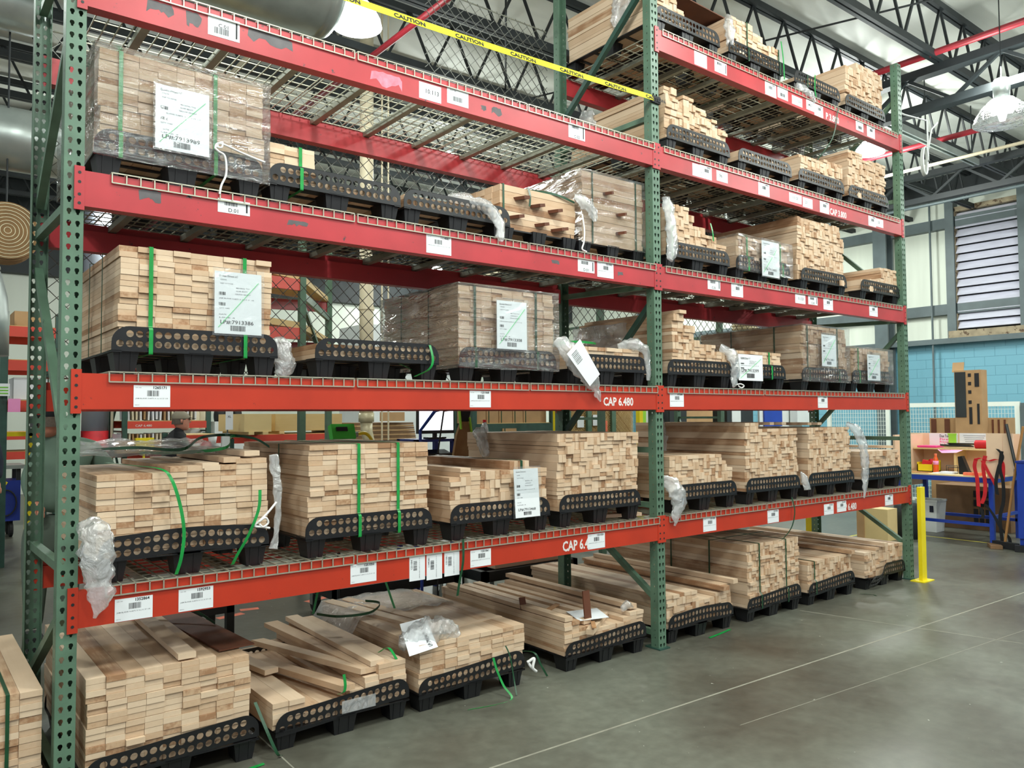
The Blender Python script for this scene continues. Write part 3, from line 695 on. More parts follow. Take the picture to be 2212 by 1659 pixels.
def slip(parent, x0, x1, z0, z1, y, num, tilt=0.0, stroke=True):
    t = MB(); w_ = x1-x0; h = z1-z0; cx = (x0+x1)/2
    def fy(z): return y-.02-(z-z0)*tilt
    t.add([(x0, fy(z0), z0), (x1, fy(z0), z0), (x1-.1, fy(z1), z1), (x0-.05, fy(z1), z1), (x0, fy(z0)+.06, z0), (x1, fy(z0)+.06, z0), (x1-.1, fy(z1)+.06, z1), (x0-.05, fy(z1)+.06, z1)],
          [(0, 1, 2, 3), (7, 6, 5, 4), (0, 4, 5, 1), (1, 5, 6, 2), (2, 6, 7, 3), (3, 7, 4, 0)])
    k = w_/9.0; t.mi = 1; up = Vector((0, -tilt, 1))
    def tx(s_, x, z, wd, hh=.5): t.text(s_, hh*k, (x, fy(z)-.03, z), uz=up, wid=wd)
    tx('LP#:'+num, x0+1.0*k, z0+1.9*k, 6.4*k, 1.0); tx('Quotas Direct LC', x0+.7*k, z1-1.0*k, 3.6*k)
    barcode(t, x0+3.0*k, x0+5.8*k, z0+.6*k, z0+1.6*k, fy(z0+1)-.03, int(num))
    barcode(t, x0+.8*k, x0+2.0*k, z0+h*.62, z0+h*.67, fy(z0+h*.62)-.03, 3); barcode(t, x0+.8*k, x0+2.0*k, z0+h*.45, z0+h*.5, fy(z0+h*.45)-.03, 9)
    t.mi = 2
    for j, (a, zz, wd) in enumerate([(1.0, .86, 1.2), (1.0, .8, 2.4), (4, .74, 2.6), (4, .69, 2.2), (3.8, .64, 3), (.8, .56, 6.6), (.8, .4, 2), (.8, .3, 1.4), (.8, .25, 3)]):
        t.text(['ORDER', 'SHIP TO WHSE', 'MATERIAL TAG', '6048 BDFT', 'GRADE SELECT', 'JAM BLANK 0.6875 X 3.2 X 37 1/8', 'QTY 1080', 'DATE', 'LINE 4'][j], .3, (x0+a*k, fy(z0+h*zz)-.03, z0+h*zz), uz=up, wid=wd*k)
    if stroke:
        t.mi = 3; t.bar((x0+.7*k, fy(z0+h*.1)-.06, z0+h*.1), (x1-.7*k, fy(z1-h*.14)-.06, z1-h*.14), .14, .05)
    o = t.build('packing_slip', ['paper', 'ink', 'grey_ink', 'green_ink'], parent); return o
def pouch(parent, x0, x1, z0, z1, y): return MB().box(x0-.4, x1+.4, y-.14, y-.11, z0-.4, z1+.7).build('clear_pouch', 'pouch_film', parent)
def crumple(path, rad, seed, flat=.5, n=22, amp=.5, axis=(0, 1, 0), fr=.5):
    # a gathered length of loose film: a tube along path, flattened along axis and creased
    P = [Vector(p) for p in path]; m_ = 9*(len(P)-1)
    def at(t):
        k = min(int(t), len(P)-2); f_ = t-k; p0 = P[max(k-1, 0)]; p1 = P[k]; p2 = P[k+1]; p3 = P[min(k+2, len(P)-1)]
        return .5*((2*p1)+(-p0+p2)*f_+(2*p0-5*p1+4*p2-p3)*f_*f_+(-p0+3*p1-3*p2+p3)*f_**3)
    def rt(t):
        k = min(int(t), len(rad)-2); f_ = t-k; f_ = f_*f_*(3-2*f_); return rad[k]*(1-f_)+rad[k+1]*f_
    b_ = MB(); ts = [(len(P)-1)*i/m_ for i in range(m_+1)]
    pts = [at(t) for t in ts]; b_.tube(pts, [max(.05, rt(t)) for t in ts], n, True)
    A = Vector(axis).normalized(); nv = []
    for i, v in enumerate(b_.v):
        c = pts[min(i//n, m_)]; d = Vector(v)-c; d = d-A*d.dot(A)*(1-flat)
        q = Vector(v)*fr; s_ = noise.noise(q+Vector((seed, 0, 0)))+.5*noise.noise(q*2.7+Vector((0, seed, 0)))+.3*abs(noise.noise(q*6))
        nv.append(tuple(c+d*(1+amp*s_)+A*(.2*s_)))
    b_.v = nv; return b_
def bag(name, path, rad, seed, lab=None, parent=None, cat='plastic film', mat='loose_film', **k):
    o = crumple(path, rad, seed, **k).build(name, mat, parent, smooth=True, base=None if parent else tuple(path[-1]))
    if lab: tag(o, lab, cat)
    return o
def spline(pts, n=8):
    P = [Vector(p) for p in pts]; out = []
    for k in range(len(P)-1):
        p0 = P[max(k-1, 0)]; p1 = P[k]; p2 = P[k+1]; p3 = P[min(k+2, len(P)-1)]
        for j in range(n):
            f_ = j/n; out.append(.5*((2*p1)+(-p0+p2)*f_+(2*p0-5*p1+4*p2-p3)*f_*f_+(-p0+3*p1-3*p2+p3)*f_**3))
    return out+[P[-1]]
def loose_strap(pts, lab, wd=(1, 0, 0), w_=.6, mat='strap_green', parent=None):
    o = MB().ribbon(spline(pts), w_, wd, .05).build('strap' if parent else 'plastic_strap', mat, parent, base=None if parent else tuple(pts[-1]))
    if not parent: tag(o, lab, 'plastic strap')
    return o

# key: wood x0, profile, pallet x, front straps, slip, board width, mixed, back y, side straps, wrap, warp, number, description
ST = [
 ('C1', 5.2, [(34.7, 128.8)], 4.6, [8.8, 25.1], (14.2, 23.6, 112.6, 124.2), 3.25, 0, 39, [12, 30], 1, 'n', '7913989', 'tall wrapped lumber bundle with a packing slip, left end of the third rack level'),
 ('C2', 35.6, [(45.2, 118.2), (64.8, 112.4)], 35.3, [42.0], None, 3.2, 0, 39, [], 0, 'n', '', 'stepped lumber stack beside the tall bundle on the third rack level'),
 ('C3', 66.0, [(95.0, 113.4)], 65.6, [], None, 3.2, 0, 39, [], 0, 'n', '', 'low lumber stack under crumpled film on the third rack level'),
 ('B1', 8.8, [(36.4, 94.9)], 7.8, [14.1, 30.9], (25.1, 34.0, 80.1, 91.8), 3.1, 0, 38, [13, 25], 0, 'n', '7913386', 'strapped lumber bundle with a packing slip on the second level, beside the left upright'),
 ('B2', 45.8, [(74.0, 79.7)], 45.1, [], None, 3.2, 0, 38, [], 0, 'n', '', 'very low lumber stack on the second level of the left bay'),
 ('B3', 80.3, [(109.6, 94.7)], 80.1, [84.7, 103.4], (90.2, 99.3, 80.3, 91.8), 3.2, 0, 37, [14, 27], 1, 'n', '7913308', 'tall shiny wrapped lumber bundle at the centre of the second level'),
 ('B4', 114.6, [(141.0, 82.4)], 113.4, [], None, 3.1, 0, 38, [], 0, 'n', '', 'short lumber stack left of the middle upright, second level, film over its right'),
 ('B5', 154.6, [(159.5, 93.8), (164.5, 90.6), (168.5, 87.0), (173.8, 85.5), (180.2, 83.4)], 151.8, [], None, 2.5, 1, 42, [], 0, 'n', '', 'lumber stack stepping down rightward, second level just past the middle upright'),
 ('B6', 183.7, [(209.5, 84.0)], 180.8, [202.3], None, 2.5, 0, 40, [], 0, 'n', '', 'low lumber stack with a white sheet over its front, second level'),
 ('B7', 220.9, [(249.9, 94.6)], 220.0, [224.3, 243.4], (230.8, 240.1, 81.0, 92.0), 2.5, 1, 44, [12, 30], 1, 'n', '7913401', 'wrapped lumber bundle with a packing slip, third past the middle upright, second level'),
 ('B8', 253.6, [(281.8, 88.6)], 252.4, [257.6], (261.6, 270.9, 76.8, 86.4), 2.5, 1, 40, [], 1, 'n', '7913402', 'smaller wrapped lumber bundle with a packing slip at the far end of the second level'),
 ('C6', 155.5, [(162.5, 126.3), (166.5, 123.6), (170.9, 120.5), (176.2, 118.5), (181.0, 116.4)], 151.8, [], None, 2.5, 1, 40, [], 0, 'n', '', 'lumber stack with a stepped top beside the hanging film roll, third level'),
 ('C7', 186.2, [(214.6, 120.9)], 184.6, [190.9, 209.6], (196.8, 206.3, 108.9, 120.4), 2.5, 1, 38, [], 1, 'n', '7913403', 'low wrapped lumber bundle with its white slip hanging over the pallet edge, third level'),
 ('C8', 219.8, [(247.5, 131.6), (250.4, 127.6)], 220.8, [], None, 2.5, 1, 42, [], 0, 'n', '', 'tallest unwrapped lumber stack of the third level, in the far bay'),
 ('C9', 261.4, [(268.4, 114.5), (272.6, 116.0), (277.8, 115.4), (289.5, 120.5)], 260.3, [], None, 2.5, 1, 40, [], 0, 'n', '', 'low lumber stack rising to the right at the far end of the third level'),
 ('D1', 152.9, [(158.5, 159.9), (160.6, 157.6), (166.2, 159.3), (170.9, 156.9), (177.6, 155.0), (182.2, 153.0)], 152.9, [], None, 2.7, 1, 42, [], 0, 'n', '', 'lumber stack with an uneven top beside the middle upright, fourth level'),
 ('D2', 189.0, [(216.0, 149.3)], 186.8, [], None, 2.5, 1, 40, [], 0, 'n', '', 'lowest lumber stack of the fourth level, second past the middle upright'),
 ('D3', 222.0, [(236.8, 154.6), (249.9, 154.9)], 220.6, [], None, 2.5, 1, 40, [], 0, 'n', '', 'middling lumber stack on the fourth level, beside the tall one at the far end'),
 ('D4', 254.3, [(265, 161.9), (270, 160.4), (282.6, 161.0)], 253.4, [], None, 2.5, 1, 40, [], 0, 'n', '', 'tall lumber stack at the far end of the fourth level'),
 ('E1', 150.0, [(156.4, 194.5), (159.5, 188), (161.9, 184.8), (165.5, 181.6), (177.0, 180.2)], 148.8, [], None, 3.0, 1, 40, [], 0, 'n', '', 'lumber stack under the brown sheet on the top level'),
 ('E2', 184.6, [(196.5, 191.0), (201, 188.9), (211.5, 186.6)], 182.8, [193.0, 210.5], None, 2.8, 1, 40, [], 0, 'n', '', 'lumber stack with film on its left corner, second on the top level'),
 ('E3', 220.5, [(248.1, 180.9)], 219.3, [227.0], None, 2.8, 1, 40, [], 0, 'n', '', 'very low lumber stack on the top level'),
 ('E4', 254.0, [(263.4, 194.3), (281.6, 197.4)], 252.6, [], None, 2.6, 1, 40, [], 0, 'n', '', 'tall lumber stack at the far end of the top level'),
 ('A1', 5.9, [(18.4, 54.2), (28.8, 55.2), (36.1, 56.3)], 6.3, [], None, 3.1, 0, 40, [], 0, 's', '', 'wide lumber stack with cut green strap on the lowest level, beside the left upright'),
 ('A2', 43.9, [(72.4, 59.0)], 43.2, [55.0, 64.3], None, 3.15, 0, 40, [16], 0, 'n', '', 'square lumber bundle held by two green straps on the lowest level of the left bay'),
 ('A3', 77.5, [(80.9, 50.6), (84.2, 52.6), (94.4, 51.6), (99.6, 53.4), (106.9, 51.4)], 77.6, [98.6], None, 2.9, 1, 40, [], 0, 'n', '', 'loose-topped lumber stack with a slip hanging on its front, lowest level of the left bay'),
 ('A4', 110.3, [(140.0, 59.4)], 110.3, [], None, 2.5, 1, 42, [], 0, 'n', '', 'tall unstrapped lumber stack left of the middle upright, lowest level'),
 ('A5', 152.6, [(176.2, 52.0), (179.1, 50.2), (181.8, 48.8)], 153.3, [], None, 2.5, 1, 42, [], 0, 'n', '', 'low lumber stack right of the middle upright, lowest level'),
 ('A6', 188.3, [(195.3, 61.6), (217.6, 60.2)], 187.9, [], None, 2.5, 1, 48, [], 0, 'n', '', 'tallest lumber stack of the lowest level, in the far bay'),
 ('A7', 223.6, [(251.4, 60.0)], 222.7, [], None, 2.5, 1, 40, [], 0, 'n', '', 'lumber stack with film hanging at its right corner, lowest level of the far bay'),
 ('A8', 259.5, [(266.8, 50.0), (287.4, 50.7)], 258.1, [], None, 2.5, 1, 40, [], 0, 'n', '', 'low lumber stack at the far end of the lowest level'),
 ('F0', -30.5, [(-8, 18.6), (-1.2, 20.0)], -30.4, [-6.3], None, 3.2, 0, 44, [], 0, 'n', '', 'strapped lumber bundle on the floor at the left edge, outside the rack'),
 ('F1', 4.7, [(23.0, 20.6), (26.2, 20.9), (29.4, 19.0), (32.9, 19.4)], 4.6, [], None, 3.15, 0, 48, [], 0, 'up', '', 'large block of stacked boards on the floor under the left end of the rack'),
 ('F3', 69.6, [(99.3, 13.8)], 69.2, [], None, 3.1, 0, 52, [], 0, 'up', '', 'low lumber stack on the floor with film over its back, third from the left'),
 ('F5', 150.6, [(165.1, 12.9), (171.5, 10.1), (175.5, 11.4), (180.6, 12.9)], 150.6, [], None, 2.6, 1, 62, [], 0, 's', '', 'long low lumber stack on the floor right of the middle upright'),
 ('F6', 188.3, [(217.3, 23.2)], 187.2, [194.5, 209.0], None, 2.4, 1, 62, [16, 32], 0, 'up', '', 'tallest lumber bundle on the floor, held by two dark green straps'),
 ('F7', 222.3, [(238.4, 14.6), (250.6, 14.2)], 221.4, [225.6], None, 2.4, 1, 62, [], 0, 'up', '', 'small lumber stack on the floor, second from the far upright'),
 ('F8', 259.6, [(266.6, 13.2), (288.4, 14.6)], 258.9, [], None, 2.5, 1, 62, [], 0, 'fall', '', 'last lumber stack on the floor by the yellow guard, its pallet lip folded down'),
]
BUN = {}
FRONT = 2.0
for si, (k, x0, prof, px, sts, sl, w_, mixed, yb, sside, wr, wp, num, desc) in enumerate(ST):
    zb = DK[k[0]]; base = zb+3.98
    nm_ = 'lumber_bundle' if (sts or wr) else 'lumber_stack'
    t0 = thing(nm_, desc, 'lumber', (px+PW/2, 20, base), 'stacked lumber loads')
    BUN[k] = t0
    bs = make_boards(x0+.25, [(a-.25 if i == len(prof)-1 else a, b_) for i, (a, b_) in enumerate(prof)], base+.02, FRONT, yb, w_, si*7+3, bool(mixed), .36 if mixed else .22)
    place_boards(bs, t0, si)
    zt = max(b_[5] for b_ in bs); x1 = prof[-1][0]
    def ztop(x):
        return max([b_[5] for b_ in bs if b_[0]-.3 <= x <= b_[1]+.3] or [zt])
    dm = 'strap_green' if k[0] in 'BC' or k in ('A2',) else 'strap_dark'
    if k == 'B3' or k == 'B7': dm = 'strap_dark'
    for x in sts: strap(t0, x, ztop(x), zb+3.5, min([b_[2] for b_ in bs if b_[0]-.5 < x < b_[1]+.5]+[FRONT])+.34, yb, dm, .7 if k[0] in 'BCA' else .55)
    for y in sside: side_strap(t0, y, x0, x1, zt, base-.1)
    if wr: wrap(t0, x0-.75, x1+.75, .75, yb+.7, zb+3.2, zt+.45, si, .3)
    if sl:
        yy = .95 if not wr else .1
        slip(t0, *sl, yy, num, 0.0); pouch(t0, *sl, yy)
    lvn = dict(A='lowest level', B='second level', C='third level', D='fourth level', E='top level', F='floor')[k[0]]
    bayn = 'the left bay' if px < 145 else 'the far bay'; q = [s_ for s_ in ST if s_[0][0] == k[0] and (s_[3] < 145) == (px < 145) and s_[0] != 'F0']
    ks = [s_[0] for s_ in q]
    if k == 'F0': wh = 'on the floor at the left edge, under the strapped bundle'
    else:
        oi = dict(F=dict(F1=1, F3=3)).get(k[0], {}).get(k, ks.index(k)+1)
        wh = '%s from left, on the %s of %s' % (['first', 'second', 'third', 'fourth', 'fifth'][oi-1], lvn, bayn)
    pallet(px, zb, wh, depth=min(yb, 44)-0.0, warp=wp)
# the loose loads: every board is a thing of its own
def loose(bs, lab, grp, seed):
    for b_ in bs:
        o = MB().box(*b_[:6]).build('board', 'maple', base=((b_[0]+b_[1])/2, (b_[2]+b_[3])/2, b_[4])); tag(o, lab, 'board', grp)
f2 = make_boards(37.2, [(43.5, 9.6), (52.7, 7.4), (58.0, 8.4), (60.6, 10.0), (66.6, 12.0)], 4.0, 2, 50, 3.1, 71)
loose(f2, 'pale maple board lying flat in the loose load on the second floor pallet', 'boards of the second floor pallet', 1)
pallet(37.3, 0, 'on the floor under the loose slanting boards', depth=44, warp='up')
f4 = make_boards(112.3, [(118.2, 12.3), (122, 10.3), (132.3, 9.2), (136.7, 10.2), (141.4, 11.6)], 4.0, 2, 58, 2.6, 72)
loose(f4, 'long maple board in the open load left of the middle upright, on the floor', 'boards of the open floor load', 2)
pallet(111.9, 0, 'on the floor under the open load left of the middle upright', depth=44, warp='up')

# ------------------------------------------------------------------ loads lying across their pallets (boards along x)
def cross_load(k, x0, x1, z0, z1, y0, y1, desc, seed, wrapped, pal_where, pieces):
    t0 = thing('lumber_bundle', desc, 'lumber', ((x0+x1)/2, 20, z0), 'stacked lumber loads')
    rr = random.Random(seed); rows = int(round((z1-z0)/1.6)); th = (z1-z0)/rows; n_ = int((y1-y0)/3.1); w_ = (y1-y0)/n_; bs = []
    for r_ in range(rows):
        for c in range(n_):
            bs.append((x0+rr.uniform(-.3, .3), x1+rr.uniform(-.3, .3), y0+c*w_+.02+rr.uniform(-.1, .1)*(c == 0), y0+(c+1)*w_-.03, z0+r_*th, z0+(r_+1)*th-.05-(.05 if r_ % 3 == 2 else 0), c == 0 or r_ == rows-1, c))
    place_boards(bs, t0, seed, 'maple_x')
    for x in pieces[0]:
        pts = [(x, y0-.15, z0-.1), (x, y0-.2, (z0+z1)/2), (x, y0-.15, z1+.08), (x, y0+.3, z1+.16), (x, (y0+y1)/2, z1+.14), (x, y1, z1+.14), (x, y1+.2, z1), (x, y1+.2, z0), (x, y0, z0-.12)]
        MB().ribbon(pts, .55, (1, 0, 0), .06).build('strap', 'strap_dark', t0)
    for (x, z, L_) in pieces[1]:
        MB().obox((x, y0-1.2+.6, z), (L_, 3.2, .8), (0, R(-14), R(24))).build('spacer_board', 'brown_board', t0)
    if wrapped: wrap(t0, x0-.5, x1+.5, y0-.6, y1+.4, z0-.3, z1+.4, seed, .25)
    return t0
c4 = cross_load('C4', 94.6, 119.4, 110.4, 121.6, 4.5, 36, 'bare lumber bundle with brown spacer ends sticking out, centre of the third level', 91, 0, '', ([95.6], [(101.0, 118.8, 3.2), (106.0, 117.6, 3.0), (112.0, 117.2, 3.0), (99.2, 113.8, 3.0), (107.4, 113.0, 2.8), (113.6, 112.6, 4.2)]))
c5 = cross_load('C5', 120.9, 144.2, 110.4, 129.6, 3.2, 36, 'tall shiny wrapped bundle of long boards left of the middle upright, third level', 92, 1, '', ([124.6, 141.4], [(129.8, 124.6, 1.5), (134.8, 119.5, 1.6), (134.6, 114.4, 1.6)]))
for x, wh in ((95.0, 'set crosswise under the bare bundle with brown spacers'), (121.3, 'set crosswise under the shiny bundle left of the middle upright')):
    # turned pallet: its perforated lips stand at the left and right ends
    t0 = thing('plastic_pallet', 'black plastic pallet '+wh, 'pallet', (x, 3, DK['C']), 'black plastic pallets')
    for xx in (x-.6, x+22.9):
        b_ = MB(); b_.add([(xx, 4.5+a, DK['C']+3.9+c) for a, c in lipv], lipf); b_.build('end_lip', 'black_plastic', t0, solid=.16)
    b_ = MB()
    for yy in (3.6, 17, 33): b_.box(x-1.4, x+23.6, yy, yy+3.2, DK['C']+3.6, DK['C']+3.95)
    b_.box(x-1, x+1.5, 3.6, 36, DK['C']+3.65, DK['C']+3.95).box(x+21, x+23.4, 3.6, 36, DK['C']+3.65, DK['C']+3.95); b_.build('deck', 'black_plastic', t0)
    for xx in (x-1.6, x+9, x+19.2):
        for yy in (3.2, 17, 31): 
            f_ = foot_mb(xx, yy, 4.6, 4.4); f_.v = [(a, b2, c+DK['C']+.1) for a, b2, c in f_.v]; f_.build('foot', 'pot_plastic', t0)

# ------------------------------------------------------------------ loose boards
def loose_board(c, L_, w_, h, rot, lab, mat='maple', name='board'):
    o = MB().obox((0, 0, h/2), (w_, L_, h)).build(name, mat); o.location = Vector(c)*IN; o.rotation_euler = rot; tag(o, lab, 'board'); return o
# A1: odd boards laid on the top
loose_board((24.6, 19.4, 55.0), 35, 3.0, 1.0, (0, 0, R(1.2)), 'leftmost of the odd boards on top of the left lowest-level stack')
loose_board((29.6, 20.2, 55.9), 36, 3.1, 1.0, (0, 0, R(-2)), 'middle odd board on top of the left lowest-level stack')
loose_board((32.6, 20.6, 57.0), 36, 3.0, 1.0, (0, 0, R(1)), 'uppermost odd board on top of the left lowest-level stack')
loose_board((21.7, 26, 20.75), 47, 3.1, 1.05, (0, 0, R(-1)), 'single board lying on top of the large floor block at the left')
loose_board((30.4, 28, 19.7), 42, 7, .3, (0, 0, R(4)), 'thin brown sheet lying on the right of the large floor block', 'brown_board')
# F2: slanting boards over the load
loose_board((47.6, 20.5, 8.55), 41, 3.4, 1.15, (R(-1), R(4), R(13)), 'slanting board with a skewed end, lower of the two over the second floor load')
loose_board((53.2, 22.5, 10.2), 40, 3.4, 1.15, (R(-1.2), R(5), R(13)), 'slanting board above and right of the skewed one on the second floor load')
loose_board((40.5, 33, 9.7), 30, 3.2, 1.1, (0, 0, R(10)), 'board jutting back at the left of the second floor load')
loose_board((57.6, 28, 10.6), 50, 3.6, 1.1, (0, 0, R(3)), 'straight board on top at the middle of the second floor load')
loose_board((60.6, 27, 11.8), 48, 3.2, 1.1, (0, 0, R(-1)), 'highest board against the right of the second floor load')
# F3: boards lying across
loose_board((75.2, 34, 13.9), 38, 3.2, 1.05, (0, 0, R(10)), 'slanting board left on the film covered third floor load')
loose_board((79.5, 33, 13.9), 38, 3.2, 1.05, (0, 0, R(9)), 'slanting board right of its twin on the film covered third floor load')
loose_board((86.5, 10.5, 13.9), 26, 1.6, .4, (0, 0, R(96)), 'thin slat lying across the third floor load')
# F4 odds
loose_board((113.8, 29, 12.4), 54, 2.6, 1.05, (0, 0, 0), 'leftmost top board of the open load by the middle upright')
loose_board((121.5, 31, 10.4), 56, 2.6, 1.3, (0, 0, R(-.6)), 'second top board of the open load by the middle upright')
loose_board((127.5, 33, 9.9), 56, 2.6, 1.3, (0, 0, R(.8)), 'third top board of the open load by the middle upright')
loose_board((138.6, 31, 11.7), 56, 2.6, 1.2, (0, 0, R(-.4)), 'rightmost top board of the open load by the middle upright')
loose_board((125.5, 3.8, 9.2), 16, 1.9, 1.3, (R(3), 0, R(-58)), 'short square-cut offcut lying crosswise at the front of the open load')
loose_board((119.3, 16, 11.9), 13, 1.2, .3, (0, R(10), R(-62)), 'thin tan slat crossing the boards behind the upright brown slat', 'tan_board', 'slat')
loose_board((121.8, 3.6, 10.9), 15.5, 2.4, .4, (R(84), 0, R(3)), 'dark brown slat standing upright on the open floor load', 'brown_board', 'slat')
loose_board((107.8+5.6, 20.0, 13.2), 4.2, 1.8, .3, (R(70), 0, R(-12)), 'small brown offcut standing up at the left of the open floor load', 'brown_board', 'slat')
loose_board((121.0, .6, 10.6), 6, 1.1, .3, (0, 0, R(-40)), 'small tan offcut near the front of the open floor load', 'tan_board', 'slat')
# F5, F7, F8, B-row and others
loose_board((175.4, 30, 11.9), 60, 2.8, 1.3, (0, 0, 0), 'raised board on the long floor stack right of the middle upright')
loose_board((179.6, 30, 13.4), 60, 2.2, 1.3, (0, 0, R(.5)), 'rightmost raised board on the long floor stack right of the middle upright')
loose_board((248.4, 30, 14.6), 60, 2.2, 1.3, (0, 0, R(-.5)), 'raised board on the small floor stack near the far upright')
loose_board((272.5, 30, 14.9), 60, 2.4, 1.2, (0, 0, R(-1)), 'top board of the last floor stack by the yellow guard')
loose_board((135.5, 6, 36.6), 14, 3.0, .9, (0, 0, R(74)), 'short board lying on the wire deck left of the middle upright, lowest level')
loose_board((107.4, 21, 121.9), 24, 3.2, 1.3, (R(0), R(-5), R(83)), 'board lying across the bare bundle on the third level')
loose_board((158.6, 21, 93.9), 40, 3.0, 1.0, (0, 0, 0), 'uppermost board of the second-level stack past the middle upright')
loose_board((281.4, 22, 50.9), 38, 3.0, 1.0, (0, 0, R(18)), 'board laid slanting on the last lowest-level stack')
loose_board((226, 22, 60.6), 38, 2.4, .9, (0, 0, R(3)), 'left board on top of the lowest-level stack with hanging film')
loose_board((234, 22, 60.6), 38, 2.4, .9, (0, 0, R(-2)), 'right board on top of the lowest-level stack with hanging film')
loose_board((204, 25, 60.9), 44, 2.4, .9, (0, 0, R(2)), 'left odd board on top of the tallest lowest-level stack')
loose_board((212, 25, 60.9), 44, 2.4, .9, (0, 0, R(-1)), 'right odd board on top of the tallest lowest-level stack')
# brown sheet on the top level
o = MB().obox((0, 0, 0), (46, 30, .3), (R(6), R(4), R(-3))).build('brown_sheet', 'brown_board', base=(0, 0, 0)); o.location = Vector((181, 20, 193.6))*IN
tag(o, 'dark brown hardboard sheet lying over the top level stacks', 'sheet')
MB().obox((33, -.7, 31.6), (1.9, .25, 1.6), (0, 0, 0))

# ------------------------------------------------------------------ packing slips on loads without wrap
slip(BUN['B6'], 184.3, 197.0, 75.0, 83.2, .75, '7913399', 0.0)
# A3 slip hangs tilted in its pouch
o = slip(BUN['A3'], 95.6, 103.2, 40.0, 51.6, .3, '7913468', -.06, False)
MB().box(95.2, 103.6, .55, .62, 39.8, 52.2).build('clear_pouch', 'pouch_film', BUN['A3'])

# ------------------------------------------------------------------ film, bags, twine
bag('plastic_film', [(4.4, .2, 47.0), (5.4, -1.6, 44.0), (5.6, -1.9, 39), (6.2, -2.2, 35.6), (5.2, -2.0, 31.5)], [1.5, 2.7, 2.3, 1.9, .35], 1, 'crumpled clear bag hanging over the lowest beam beside the left upright', flat=.45)
bag('plastic_film', [(-3.5, 9, 56), (-4.2, 9.5, 50), (-4.4, 10, 44), (-4.2, 10, 39.5)], [.8, 2.6, 3.2, 1.0], 2, 'clear film bulging out between the posts of the left upright frame', flat=.5, axis=(1, 0, 0)) if False else None
bag('film_strip', [(36.6, 1.2, 57.2), (37.2, 1.1, 52), (37.6, 1.2, 47), (37.3, 1.3, 42.0), (36.8, 1.2, 39)], [1.0, .9, .6, .5, .8], 3, parent=BUN['A1'], flat=.4)
t = MB(); t.tube(spline([(37.0, .6, 48), (35.2, .2, 46.2), (33.6, .1, 44.8), (32.6, .2, 43.9), (34, .0, 43.6), (35.6, .3, 43.2)]), .22, 6); t.tube(spline([(33.4, 0, 44.6), (34.6, -.1, 45.3), (35.2, 0, 44.3), (34.2, -.1, 43.6), (33.5, 0, 44.2)]), .2, 6)
t.build('twine', 'white_twine', BUN['A1'], smooth=True)
t = MB(); t.tube(spline([(34.2, .3, 113.8), (30, .1, 114.6), (25.6, -.1, 115.6), (24.6, -.2, 114.6), (25.2, -.2, 114), (26.4, -.2, 113.2), (26.6, -.3, 110), (25.7, -.4, 107.6), (25.3, -.7, 105.8)]), .2, 6)
t.tube(spline([(25.2, 0, 115.4), (25.9, -.2, 115.9), (25.8, -.2, 114.9), (25, -.2, 114.8), (25.2, 0, 115.4)]), .16, 6); t.build('twine', 'white_twine', BUN['C1'], smooth=True)
bag('plastic_film', [(79, 4, 115.4), (83, 2.5, 114.8), (88, .6, 113.6), (90.4, -.4, 110.6), (90.8, -.9, 107), (90.6, -1.0, 105.6)], [.9, 1.7, 1.5, 1.3, 1.1, .6], 4, 'crumpled film trailing from the low third-level stack over the beam', flat=.6)
bag('plastic_film', [(118, 3, 121.8), (120.6, 2.0, 120.6), (123.6, 1.9, 118.5), (124.6, 2.0, 116)], [.8, 1.6, 1.5, .6], 5, 'crumpled film between the bare and the shiny bundles on the third level', flat=.5)
t = MB(); t.tube(spline([(120.2, 2.4, 117.4), (120.4, 1.8, 113), (119.4, 1.0, 109.6), (118.4, .6, 107.6), (119.8, .4, 107)]), .22, 6); t.build('twine', 'white_twine', c4, smooth=True)
bag('plastic_film', [(37.6, 4, 79.6), (39.2, 3, 78.0), (39.6, 3, 75), (38.4, 3, 72.7)], [.8, 1.7, 1.9, 1.2], 6, 'crumpled clear bag standing between two pallets at the left of the second level', flat=.7)
bg = bag('plastic_film', [(108.6, 0, 83.4), (110.8, -1.0, 81.4), (115.2, -1.4, 77.6), (119.2, -1.6, 73.6), (121, -1.5, 70.6), (122.6, -1.2, 68.0)], [1.2, 2.2, 2.7, 2.5, 1.2, .35], 7, 'white slip bag hanging over the second-level beam left of the middle upright', flat=.4)
bag('plastic_film', [(133.6, 3, 83), (138, 1.5, 83.8), (142.3, 1.2, 82.5), (143.4, 1.0, 78), (143.6, 1, 74)], [.9, 1.6, 1.4, .9, .5], 8, 'torn clear film over the right of the short second-level stack', flat=.5)
wrap(BUN['B5'], 153.6, 180.0, 20, 43, 76.4, 92.8, 95, .9, 'loose_film')
bag('plastic_film', [(151.4, .5, 126.6), (151.9, -.1, 122), (152.4, -.5, 116), (152.4, -.6, 111), (151.4, -.7, 108.4)], [1.5, 1.8, 1.9, 1.6, .8], 9, 'long roll of crumpled film hanging right of the middle upright, third level', flat=.6)
o = loose_strap([(154.2, 1.2, 125.4), (154.3, .9, 118), (154.2, .8, 109.6)], 'bright green strap hanging beside the film roll, third level of the far bay')
o = loose_strap([(172.0, 1.0, 122.3), (172.7, .8, 119.8), (173.2, .9, 117.0)], 'short bright green strap end at the right of the stepped third-level stack')
bag('plastic_film', [(178.5, 3, 85.4), (181.6, 1, 82.4), (182.0, .3, 78), (181.0, 0, 74.6), (180.0, -.2, 72.8)], [1.0, 2.0, 1.9, 1.4, .5], 10, 'crumpled clear bag between the first two far-bay pallets on the second level', flat=.5)
